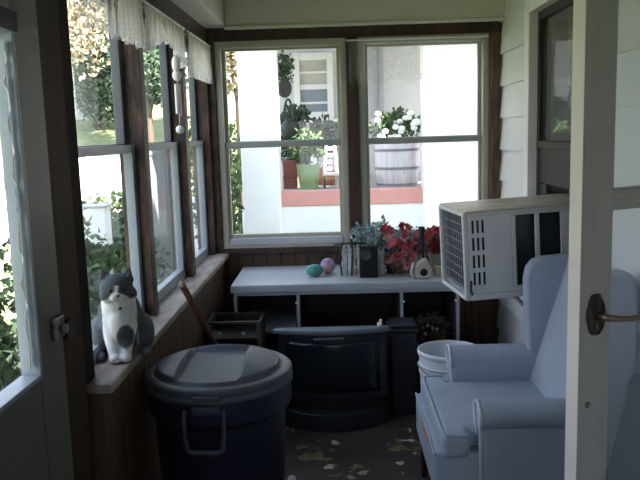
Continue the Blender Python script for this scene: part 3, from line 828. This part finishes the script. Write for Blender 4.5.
t = thing('dark_form', 'dark teal padded form by the armchair, seen through the storm door glass', 'cushion', (1.0, 2.45, 0))  # dark form of undetermined kind, built as a padded block
M().prism([(.895, .005), (.915, .16), (1.055, .74), (1.085, .76), (1.092, .72), (1.092, .005)], 'y', 2.28, 2.62).build('cover', mat('dark_teal_cover', (.030, .048, .058), .85, bump=.2, bscale=30), t, bevel=.03, seg=4)
# ------------------------------------------------------------------ valances
def valance(name, label, axis, c0, a0, a1, z1, z0, m, folds, seed, scallop=0.0, rod=True):
    """gathered lace strip hanging from a thin rod"""
    mid = ((a0 + a1) / 2)
    t = thing(name, label, 'valance', (c0, mid, z0) if axis == 'x' else (mid, c0, z0), group='lace valances on the porch windows')
    b = M(); n = folds * 8; g = random.Random(seed); rows = 8; grid = []
    for k in range(n + 1):
        u = k / n; a = a0 + (a1 - a0) * u; col = []
        zb = z0 + scallop * (1 - abs(2 * u - 1) ** 1.5) + .012 * math.sin(u * folds * 3.3 + seed)
        for j in range(rows + 1):
            v = j / rows
            amp = .004 + .016 * v
            off = amp * math.sin(2 * PI * folds * u + .8 * math.sin(seed + 5 * u)) + .006 * noise.noise(Vector((u * 9, v * 3, seed)))
            z = z1 + (zb - z1) * v
            col.append(b.bm.verts.new((c0 + off, a, z) if axis == 'x' else (a, c0 + off, z)))
        grid.append(col)
    for k in range(n):
        for j in range(rows): b.bm.faces.new((grid[k][j], grid[k + 1][j], grid[k + 1][j + 1], grid[k][j + 1]))
    b.build('lace', m, t, smooth=True, fix=False)
    b = M()
    if axis == 'x': b.tube([(c0, a0 - .02, z1), (c0, a1 + .02, z1)], .006, 8)
    else: b.tube([(a0 - .02, c0, z1), (a1 + .02, c0, z1)], .006, 8)
    b.build('rod', WHITEP, t, smooth=True)
    return t
v1 = valance('lace_valance', 'lace valance over the first left window, above the cat', 'x', -.815, 2.44, 3.22, 2.24, 2.035, SHEERC, 9, 1)
valance('lace_valance', 'scalloped lace valance over the middle left window', 'x', -.815, 3.30, 4.16, 2.24, 2.02, SHEER, 9, 2, .10)
valance('lace_valance', 'lace valance over the third left window, nearest the corner', 'x', -.815, 4.27, 5.00, 2.24, 2.0, SHEER, 8, 3)
valance('lace_valance', 'thin sheer valance over the right back window', 'y', 5.015, .105, 1.00, 2.25, 1.975, SHEERB, 9, 4)
b = M(); rows = []
for k in range(41):
    y = 2.86 + .37 * k / 40; rows.append([b.bm.verts.new((-.800 + .010 * math.sin(k * .9) * j / 4, y, 2.235 - (.205 + .01 * math.sin(k * .5)) * j / 4)) for j in range(5)])
for k in range(40):
    for j in range(4): b.bm.faces.new((rows[k][j], rows[k + 1][j], rows[k + 1][j + 1], rows[k][j + 1]))
o = b.build('lace', SHEER, v1, smooth=True); o['label'] = 'denser folded lace at the far end'
# ornament hanging in front of the second post
t = thing('hanging_chime', 'white hanging chime with a round bob by the second dark post', 'ornament', (-.80, 3.85, 1.69))
M().tube([(-.80, 3.85, 2.24), (-.80, 3.85, 1.72)], .002, 6).build('cord', WHITEP, t)
M().ball((-.80, 3.84, 2.02), (.022, .022, .045), 10, 8).ball((-.80, 3.85, 1.965), (.024, .024, .03), 10, 8).build('bell', WHITEP, t, smooth=True)
M().tube([(-.795, 3.855, 1.92), (-.795, 3.86, 1.76)], .009, 8).build('tube', WHITEP, t, smooth=True)
M().tube([(-.805, 3.835, 1.92), (-.805, 3.835, 1.77)], .009, 8).build('tube', WHITEP, t, smooth=True)
M().ball((-.80, 3.85, 1.69), .022, 12, 9).build('bob', WHITEP, t, smooth=True)

# ------------------------------------------------------------------ cat on the sill
def capsule(b, p0, p1, r0, r1, n=6):
    p0, p1 = Vector(p0), Vector(p1)
    for k in range(n + 1):
        b.ball(p0.lerp(p1, k / n), r0 + (r1 - r0) * k / n, 12, 8)
cat = thing('cat', 'grey and white cat sitting upright on the left window sill', 'cat', (-.816, 2.665, SZ), (0, 0, math.radians(16)))
b = M()
b.ball((.012, .095, .088), (.090, .105, .088), 20, 14)
b.ball((.006, .045, .135), (.078, .078, .105), 20, 14)
b.ball((-.006, -.015, .160), (.074, .060, .090), 20, 14)
b.ball((0, -.035, .205), (.062, .054, .050), 18, 12)
b.ball((-.006, -.050, .264), (.061, .055, .056), 20, 14)
for s in (-1, 1):
    b.ball((s * .034, -.068, .246), (.034, .032, .030), 14, 10)
    b.ball((s * .012, -.102, .240), (.016, .015, .013), 12, 8)
    # ears
    bmesh.ops.create_cone(b.bm, cap_ends=True, segments=14, radius1=.030, radius2=.005, depth=.050,
                          matrix=Matrix.Translation((s * .044 - .006, -.040, .316)) @ Matrix.Rotation(s * .26, 4, 'Y') @ Matrix.Rotation(.12, 4, 'X') @ Matrix.Diagonal((1, .55, 1, 1)))
    capsule(b, (s * .036 - .004, -.035, .140), (s * .020 - .008, -.078, .030), .034, .022, 8)
    b.ball((s * .020 - .008, -.094, .017), (.022, .031, .017), 14, 10)
    b.ball((s * .080, .050, .072), (.044, .080, .072), 16, 12)
    b.ball((s * .082, -.040, .017), (.024, .046, .017), 14, 10)
b.ball((0, -.098, .255), (.015, .017, .020), 12, 8)
b.ball((0, -.060, .130), (.046, .035, .075), 16, 12)
tail = [(-.03, .185, .03), (-.075, .165, .024), (-.108, .11, .021), (-.118, .05, .020), (-.112, -.005, .018)]
for p, q in zip(tail, tail[1:]): capsule(b, p, q, .020, .019, 5)
body = b.build('body_build', FUR, local=True)
rm = body.modifiers.new('Remesh', 'REMESH'); rm.mode = 'VOXEL'; rm.voxel_size = .0052; rm.use_smooth_shade = True
sm = body.modifiers.new('Smooth', 'SMOOTH'); sm.factor = .5; sm.iterations = 5
dg = bpy.context.evaluated_depsgraph_get()
me = bpy.data.meshes.new_from_object(body.evaluated_get(dg))
bpy.data.objects.remove(body)
me.name = 'cat_body'
if not me.materials: me.materials.append(FUR)
ca = me.color_attributes.new('fur', 'FLOAT_COLOR', 'POINT')
GREY, WHITE, DGREY = Vector((.115, .123, .140)), Vector((.74, .74, .74)), Vector((.075, .080, .092))
def sstep(a, b_, x):
    q = min(1, max(0, (x - a) / (b_ - a))); return q * q * (3 - 2 * q)
for v in me.vertices:
    x, y, z = v.co
    nz = noise.noise(v.co * 40) * .008
    wf = 0.0
    if z > .222:                                   # head: grey with a white muzzle and narrow blaze
        half = .004 + max(0, .264 - z) * 1.35
        if y < -.070: wf = 1 - sstep(half - .004, half + .006, abs(x + .004) + nz)
        if z < .232 and y < -.03: wf = max(wf, 1 - sstep(.055, .070, abs(x)))
        if z > .285: wf = 0
    else:                                          # white bib, chest and front legs
        edge = .012 + .4 * max(0, z - .12) if z > .12 else .012
        wf = 1 - sstep(-.012, .010, y + abs(x) * .25 + nz - (0.0 if z > .06 else .0))
        if z > .10: wf *= 1 - sstep(.062, .078, abs(x + .008) + nz - .1 * max(0, z - .15))
        if abs(x) > .062 and z > .035: wf = 0      # haunches grey
        if abs(x) > .055 and z < .035: wf = 0
        dx, dz = x - .016, z - .092                # grey patch on the foreleg
        if y < 0: wf *= sstep(.7, 1.25, (dx / .032) ** 2 + (dz / .043) ** 2 + nz * 25)
    base = GREY + (DGREY - GREY) * (.5 + .5 * noise.noise(v.co * 25))
    c = base + (WHITE - base) * wf
    ca.data[v.index].color = (c.x, c.y, c.z, 1)
o = bpy.data.objects.new('body', me); COL.objects.link(o); o.parent = cat
for s in (-1, 1):
    e = M().ball((s * .024, -.0985, .268), (.0075, .005, .0048), 12, 8).build('eye', mat('cat_eye', (.09, .095, .05), .15), cat, smooth=True, local=True)
    M().ball((s * .024, -.1030, .268), (.0035, .003, .0055), 10, 6).build('pupil', BLACK, e, smooth=True, local=True)
    M().prism([(s * .044 - .017, .304), (s * .044 + .005, .304), (s * .050 - .006, .328)], 'y', -.062, -.056).build('inner_ear', mat('inner_ear', (.13, .11, .115), .8), cat, bevel=.002, local=True)
M().ball((0, -.1165, .2505), (.007, .005, .0048), 10, 8).build('nose', mat('cat_nose', (.20, .10, .10), .5), cat, smooth=True, local=True)
M().lathe([(.0525, 0), (.0535, .002), (.0525, .004)], seg=30, T=Matrix.Translation((0, -.040, .208)) @ Matrix.Rotation(.25, 4, 'X')).build('collar', WHITEP, cat, smooth=True, local=True)
M().ball((.004, -.098, .200), .006, 10, 8).build('tag', mat('blue_tag', (.05, .06, .12), .4), cat, smooth=True, local=True)

# ------------------------------------------------------------------ outdoors, seen through the back windows: the neighbour's porch
GZ = -.6
struct(M().box(-60, 60, -30, 80, GZ - .3, GZ).build('ground', GRASS), 'lawn around the porch', 'lawn')
np_ = thing('neighbor_porch', 'bright white stucco porch with a salmon floor edge outside the back windows', 'porch', (.3, 8.7, GZ))
M().box(-1.10, 3.2, 8.50, 8.62, GZ, .825).build('foundation_wall', STUCCO, np_)
M().box(-1.10, 3.2, 8.485, 8.56, .825, 1.004).build('floor_edge', SALMON, np_, bevel=.01)
M().box(-1.10, 3.2, 8.56, 10.49, .83, 1.005).build('porch_floor', PORCHF, np_)
for x0, x1 in ((-1.06, -.635), (.985, 1.66)):
    M().prism([(x0, 8.30), (x1, 8.30), (x1, 8.66), (x0, 8.66)], 'z', GZ, 2.95).build('column', STUCCO, np_, bevel=.02)
M().box(-1.3, 3.4, 7.9, 10.48, 2.95, 3.15).build('unseen_porch_roof', ROOFM, np_)  # unseen roof slab, its eave drawn out to shade the porch
nh = thing('neighbor_house', 'pale sided house wall with a white window behind the porch', 'house', (.5, 10.7, GZ))
b = M()
z = 1.0
while z < 2.95:
    b.prism([(10.60, z), (10.62, z + .15), (10.75, z + .15), (10.75, z)], 'x', -1.10, 4.0); z += .15
b.build('siding', HOUSEW, nh)
M().box(-1.1, 4.0, 10.75, 14, GZ, 3.4).build('body', HOUSEW, nh)
w = M().frame('y', 10.52, 10.60, -.56, -.01, 1.85, 2.76, .085, .10, .10).build('window_frame', WHITEP, nh, bevel=.008)
M().box(-.475, -.095, 10.54, 10.59, 2.26, 2.33).box(-.475, -.095, 10.545, 10.59, 2.48, 2.51).box(-.475, -.095, 10.545, 10.59, 2.06, 2.09).build('muntin', WHITEP, w)
M().box(-.475, -.095, 10.585, 10.595, 2.33, 2.66).build('blind', BLIND, w)
M().box(-.475, -.095, 10.585, 10.595, 1.95, 2.26).build('pane', mat('dim_pane', (.25, .30, .36), .1), w)
M().box(-.64, .10, 10.50, 10.60, 1.77, 1.85).build('window_sill', WHITEP, nh, bevel=.01)
b = M().box(.62, .70, 10.50, 10.60, 1.0, 2.95).box(.28, .34, 10.52, 10.60, 1.0, 2.95)
b.build('downpipe', mat('grey_pipe', (.34, .36, .40), .5), nh, bevel=.02)
PF = 1.005
# green pot
t = thing('green_planter', 'pale green planter with a leafy plant on the neighboring porch', 'planter', (-.325, 8.72, PF))
M().lathe([(0, 0), (.105, 0), (.135, .26), (.142, .26), (.142, .29), (.128, .29), (.10, .02), (0, .02)], c=(-.325, 8.72, PF), seg=28).build('pot', POTG, t, smooth=True)
M().lathe([(0, .25), (.128, .25), (0, .26)], c=(-.325, 8.72, PF), seg=20).build('soil', SOIL, t)
M().leaves((-.33, 8.74, PF + .48), (.20, .15, .22), 700, .07, 51, .1).build('foliage', GREEN, t)
M().prism([(-.30, PF + .27), (-.235, PF + .27), (-.215, PF + .35), (-.25, PF + .41), (-.29, PF + .38)], 'y', 8.62, 8.64).build('white_tag', WHITEP, t, bevel=.005)
# low shrubs of the planter row
for i, (x, y, z, rx, rz, n, mm, lab) in enumerate([(-.52, 9.2, 1.50, .22, .26, 700, DGREEN, 'leafy porch plant directly behind the red box'), (-.12, 9.3, 1.62, .26, .22, 800, DGREEN, 'wide leafy porch plant behind the slatted chair'), (-.52, 9.7, 1.86, .2, .16, 400, DGREEN, 'dark porch plant beneath the lantern')]):
    t = thing('porch_plant', lab, 'plant', (x, y, PF), group='plants on the neighboring porch')
    M().leaves((x, y, z), (rx, .2, rz), n, .075, 60 + i, .1).build('foliage', mm, t)
    M().tube([(x, y, PF + .2), (x, y, z)], .02, 6).build('stem', BARK, t)
    M().lathe([(0, 0), (.10, 0), (.12, .22), (.10, .22), (0, .2)], c=(x, y, PF), seg=18).build('pot', mat('clay_pot', (.30, .13, .09), .8), t, smooth=True)
o = M().box(-.63, -.47, 8.80, 8.98, PF, PF + .13).box(-.63, -.47, 8.80, 8.98, PF + .15, PF + .33).box(-.64, -.46, 8.79, 8.99, PF + .13, PF + .15).build('red_planter_box', BRICKR, bevel=.008)
tag(o, 'dull red box beside the pale green planter', 'box')
# pinkish slatted folding chair
t = thing('slatted_chair', 'small pinkish white slatted chair beside the green planter outside', 'chair', (-.06, 8.85, PF))
b = M()
b.tube([(-.155, 8.80, PF), (-.11, 8.95, PF + .52)], .018, 6); b.tube([(.02, 8.80, PF), (-.015, 8.95, PF + .52)], .018, 6)
b.build('back_post', WCHAIR, t)
b = M()
for k in range(4): b.box(-.135 + .008 * k, .01 - .006 * k, 8.90 + .012 * k, 8.92 + .012 * k, PF + .20 + .08 * k, PF + .245 + .08 * k)
b.build('back_slats', WCHAIR, t, bevel=.003)
M().box(-.16, .06, 8.70, 8.92, PF + .15, PF + .18).build('seat', WCHAIR, t, bevel=.005)
for x, y in ((-.14, 8.72), (.04, 8.72)):
    M().tube([(x, y, PF), (x, y, PF + .16)], .014, 6).build('leg', LANT, t)
# barrel planter with white flowers
t = thing('barrel_planter', 'whitewashed half barrel with dark hoops and white flowers outside', 'planter', (.72, 8.80, PF))
M().lathe([(0, 0), (.235, 0), (.258, .22), (.262, .50), (.242, .50), (.235, .44), (0, .44)], c=(.72, 8.80, PF), seg=36).build('staves', BARREL, t, smooth=True)
for z, r in ((.03, .240), (.22, .260), (.43, .263)):
    M().lathe([(r, z - .014), (r + .006, z - .014), (r + .006, z + .014), (r, z + .014)], c=(.72, 8.80, PF), seg=36).build('hoop', HOOP, t, smooth=True)
M().leaves((.71, 8.78, PF + .68), (.28, .22, .22), 900, .075, 71, .1).build('foliage', GREEN, t)
g = random.Random(9)
for k in range(26):
    b = M(); b.ball((.70 + g.uniform(-.27, .27), 8.62 + g.uniform(-.05, .08), PF + g.uniform(.55, .88)), (.04, .03, .032), 8, 6)
    b.build('white_bloom', WFLOWER, t, smooth=True)
# hanging basket and lantern under the porch roof
t = thing('hanging_basket', 'dark mossy basket hanging from the neighboring porch roof', 'hanging basket', (-.58, 8.95, 2.1))
M().ball((-.585, 8.95, 2.19), (.085, .085, .11), 16, 10).build('basket', BASKET, t, smooth=True)
M().leaves((-.585, 8.95, 2.42), (.11, .10, .19), 420, .05, 81, .1).build('foliage', DGREEN, t)
M().tube([(-.585, 8.95, 2.25), (-.585, 8.95, 2.95)], .005, 6).build('chain', LANT, t)
t = thing('standing_lantern', 'grey lantern with a loop handle on a tall stand by the white column', 'lantern', (-.56, 9.1, PF))
M().tube([(-.56, 9.1, PF), (-.56, 9.1, 1.62)], .014, 8).build('stand', LANT, t)
M().lathe([(0, 0), (.085, 0), (.09, .14), (.05, .20), (0, .21)], c=(-.56, 9.1, 1.62), seg=18).build('body', LANT, t, smooth=True)
M().tube([(-.56 + .055 * math.cos(a), 9.1, 1.80 + .27 * math.sin(a)) for a in [PI * k / 14 for k in range(15)]], .014, 8).build('loop_handle', LANT, t, smooth=True)

# shrubs and trees
def shrub(name, label, blobs, n, size, m, seed, cat='shrub', trunk=None, group=None):
    c = blobs[0][0]
    t = thing(name, label, cat, (c[0], c[1], GZ), group=group)
    b = M()
    for k, (p, r) in enumerate(blobs): b.leaves(p, r, n, size, seed + k, .15)
    b.build('foliage', m, t)
    b = M()
    tops = [p for p, r in blobs]
    b.tube([(c[0], c[1], GZ), (c[0] + .03, c[1], (GZ + c[2]) / 2), c], [trunk or .05, (trunk or .05) * .8, (trunk or .05) * .5], 8)
    for p in tops[1:]:
        b.tube([(c[0] + .02, c[1], GZ + (c[2] - GZ) * .6), p], [(trunk or .05) * .5, (trunk or .05) * .25], 6)
    b.build('trunk', BARK, t, smooth=True)
shrub('tall_shrub', 'tall dark green shrub left of the white porch column', [((-1.25, 7.6, .9), (.22, .4, .6)), ((-1.22, 7.6, .2), (.24, .4, .6)), ((-1.32, 7.8, 1.55), (.22, .4, .5))], 900, .075, DGREEN, 200)
shrub('small_bush', 'small pale green bush at the foot of the white column', [((-.97, 7.3, .42), (.14, .2, .14)), ((-1.05, 7.35, .25), (.2, .2, .2))], 260, .06, GREENY, 210)
shrub('tan_tree', 'tan leaved tree beyond the white porch column', [((-2.1, 16.5, 3.7), (.8, .8, 1.2)), ((-1.6, 17, 4.4), (.7, .7, 1)), ((-2.4, 16.8, 4.9), (.7, .7, .8))], 1800, .16, TAN, 220, 'tree', .14)
shrub('lawn_bush', 'bright green bush by the lawn past the corner window', [((-2.15, 13.0, 1.3), (.7, .7, .8)), ((-1.95, 12.8, .5), (.65, .7, .9))], 1200, .12, GREENY, 230)
# left side: shrubs under the windows, yard, trees
shrub('window_bush', 'green bush just outside the first left window', [((-1.62, 4.35, .42), (.34, .5, .55)), ((-1.95, 5.0, .75), (.34, .5, .5)), ((-1.50, 4.75, .2), (.3, .5, .6))], 1300, .07, GREEN, 240)
shrub('door_bush', 'leafy bush outside the glass door at the far left', [((-1.95, 3.15, .45), (.5, .6, .75)), ((-1.75, 2.6, .2), (.4, .5, .6)), ((-2.4, 3.1, .6), (.5, .5, .6)), ((-1.80, 3.1, .5), (.35, .45, .6))], 2600, .075, MIXG, 250)
shrub('drive_shrub', 'leafy shrub behind the pale box', [((-2.20, 7.4, .75), (.34, .3, .42)), ((-2.55, 7.6, .6), (.34, .3, .40)), ((-2.15, 7.6, .25), (.4, .3, .5))], 800, .08, GREEN, 270)
b = M(); g = random.Random(3)
t = thing('red_flower_plant', 'pink and red flowers outside the window behind the cat', 'flowers', (-1.33, 3.55, GZ))
M().leaves((-1.33, 3.55, .52), (.13, .17, .26), 300, .06, 260, .1).build('foliage', GREEN, t)
M().tube([(-1.33, 3.55, GZ), (-1.33, 3.55, .5)], .015, 6).build('stem', BARK, t)
for k in range(12):
    b = M(); flower(b, (-1.31 + g.uniform(-.1, .1), 3.5 + g.uniform(-.14, .14), .74 + g.uniform(-.12, .12)), .04, g)
    b.build('blossom', [RED, PINK, WFLOWER][k % 3], t)
t = thing('pale_box', 'pale box on a post among the shrubs outside', 'utility box', (-2.10, 6.1, GZ))  # pale boxy form of undetermined kind, built on a post
M().box(-2.13, -1.90, 6.0, 6.15, .78, 1.10).build('case', WHITEP, t, bevel=.01)
M().box(-2.14, -1.89, 5.99, 6.16, 1.10, 1.12).build('lid', HOUSEG, t, bevel=.005)
M().tube([(-2.02, 6.08, GZ), (-2.02, 6.08, .78)], .04, 8).build('post', BARK, t)
# rising lawn and gravel
b = M(); nx, ny = 24, 30; gr = []
for i in range(nx + 1):
    gr.append([])
    for j in range(ny + 1):
        x = -30 + 28.0 * i / nx; y = 8 + 40 * j / ny
        z = GZ + .02 + 3.3 * sstep(8, 24, y) + 1.5 * sstep(24, 48, y)
        z = GZ + (z - GZ) * sstep(-2.2, -4.2, x) - (.05 if x > -2.4 else 0)
        gr[i].append(b.bm.verts.new((x, y, z)))
for i in range(nx):
    for j in range(ny): b.bm.faces.new((gr[i][j], gr[i + 1][j], gr[i + 1][j + 1], gr[i][j + 1]))
bank = b.build('ground.001', [GRASS, DRIVE], smooth=True)
for f in bank.data.polygons:
    if 11.5 < f.center.y < 17.8: f.material_index = 1
struct(bank, 'sunny grass bank rising beyond the left windows', 'lawn')
nh = thing('grey_house', 'distant pale grey house beyond the left lawn', 'house', (-7.6, 21, 2.3))
M().box(-9.4, -6.55, 20, 24, 1.6, 4.2).build('wall', HOUSEG, nh)
M().prism([(-9.7, 4.2), (-5.9, 4.2), (-7.8, 5.8)], 'y', 19.7, 24.3).build('roof', ROOFM, nh)
M().box(-7.4, -6.7, 19.95, 20.0, 2.5, 3.5).build('window', mat('distant_glass', (.2, .24, .28), .2), nh)
fe = thing('board_fence', 'tall grey board fence outside the middle left window', 'fence', (-2.6, 8.4, GZ))
b = M()
for k in range(16):
    y = 8.2 + .2 * k; b.box(-2.30 - .01, -2.27, y, y + .19, GZ, 1.45)
b.build('boards', FENCE, fe, bevel=.004)
M().box(-2.31, -2.25, 8.2, 11.4, 1.45, 1.50).build('rail', FENCE, fe)
yard = [((-5.3, 13, 3.9), 1.0, 650, TAN, [((-4.5, 13.2, 3.5), .75), ((-4.2, 13.4, 4.3), .9), ((-5.0, 13.4, 4.9), 1.0)], 'tan leaved tree with a thin crown outside the first left window'),
        ((-6.1, 19, 3.5), .85, 1700, DGREEN, [((-5.8, 18.8, 2.8), .75), ((-5.4, 19.1, 3.8), .85), ((-5.9, 19, 4.7), .75)], 'dark green tree beside the distant grey house'),
        ((-10.8, 18, 4.6), 1.6, 2200, GREEN, [((-9.8, 18.3, 5.4), 1.4), ((-11.6, 18, 5.6), 1.4)], 'broad green tree seen through the door glass'),
        ((-4.05, 16.2, 3.9), .85, 1500, DGREEN, [((-3.7, 16.0, 3.0), .65), ((-4.15, 16.4, 5.0), .85)], 'green tree outside the middle left window')]
for i, (c0, r0, n, mm, more, lab) in enumerate(yard):
    shrub('yard_tree', lab, [(c0, (r0,) * 3)] + [(c, (r,) * 3) for c, r in more], n, .11 if mm is TAN else .14, mm, 300 + 10 * i, 'tree', .10, 'trees in the left yard')

# ------------------------------------------------------------------ daylight
w = bpy.data.worlds.new('sky'); sc.world = w; w.use_nodes = True
nt = w.node_tree; bg = nt.nodes['Background']
tc = nd(nt, 'ShaderNodeTexCoord'); sp = nd(nt, 'ShaderNodeSeparateXYZ')
nt.links.new(tc.outputs['Generated'], sp.inputs[0])
rp = nd(nt, 'ShaderNodeValToRGB')
rp.color_ramp.elements[0].position = 0.0; rp.color_ramp.elements[0].color = (.92, .95, 1, 1)
rp.color_ramp.elements[1].position = .7; rp.color_ramp.elements[1].color = (.62, .78, 1, 1)
nt.links.new(sp.outputs['Z'], rp.inputs['Fac']); nt.links.new(rp.outputs['Color'], bg.inputs['Color'])
bg.inputs['Strength'].default_value = 1.15
sl = bpy.data.lights.new('sun', 'SUN'); sl.energy = 11; sl.angle = .02; sl.color = (1, .96, .88)
so = bpy.data.objects.new('sun', sl); COL.objects.link(so)
so.rotation_euler = Vector((-.6, .5, -.62)).to_track_quat('-Z', 'Y').to_euler()

# ------------------------------------------------------------------ camera
cam = bpy.data.cameras.new('camera'); co = bpy.data.objects.new('camera', cam); COL.objects.link(co)
cam.sensor_width = 36; cam.lens = 740 / 640 * 36; cam.clip_start = .02; cam.clip_end = 300
p, yw, rl = math.radians(8.2), math.radians(1.4), math.radians(1.69)
fwd = Vector((-math.sin(yw) * math.cos(p), math.cos(yw) * math.cos(p), -math.sin(p)))
right = Vector((math.cos(yw), math.sin(yw), 0)); up = right.cross(fwd)
R = right * math.cos(rl) - up * math.sin(rl); U = right * math.sin(rl) + up * math.cos(rl)
Mx = Matrix((R, U, -fwd)).transposed().to_4x4(); Mx.translation = (0, 0, 1.65)
co.matrix_world = Mx
sc.camera = co

sc.view_settings.view_transform = 'Standard'; sc.view_settings.look = 'None'
sc.view_settings.gamma = 1; sc.view_settings.use_curve_mapping = False
sc.view_settings.exposure = 1.85
sc.cycles.use_denoising = True
sc.cycles.max_bounces = 10; sc.cycles.diffuse_bounces = 5; sc.cycles.transparent_max_bounces = 24
sc.cycles.sample_clamp_indirect = 6
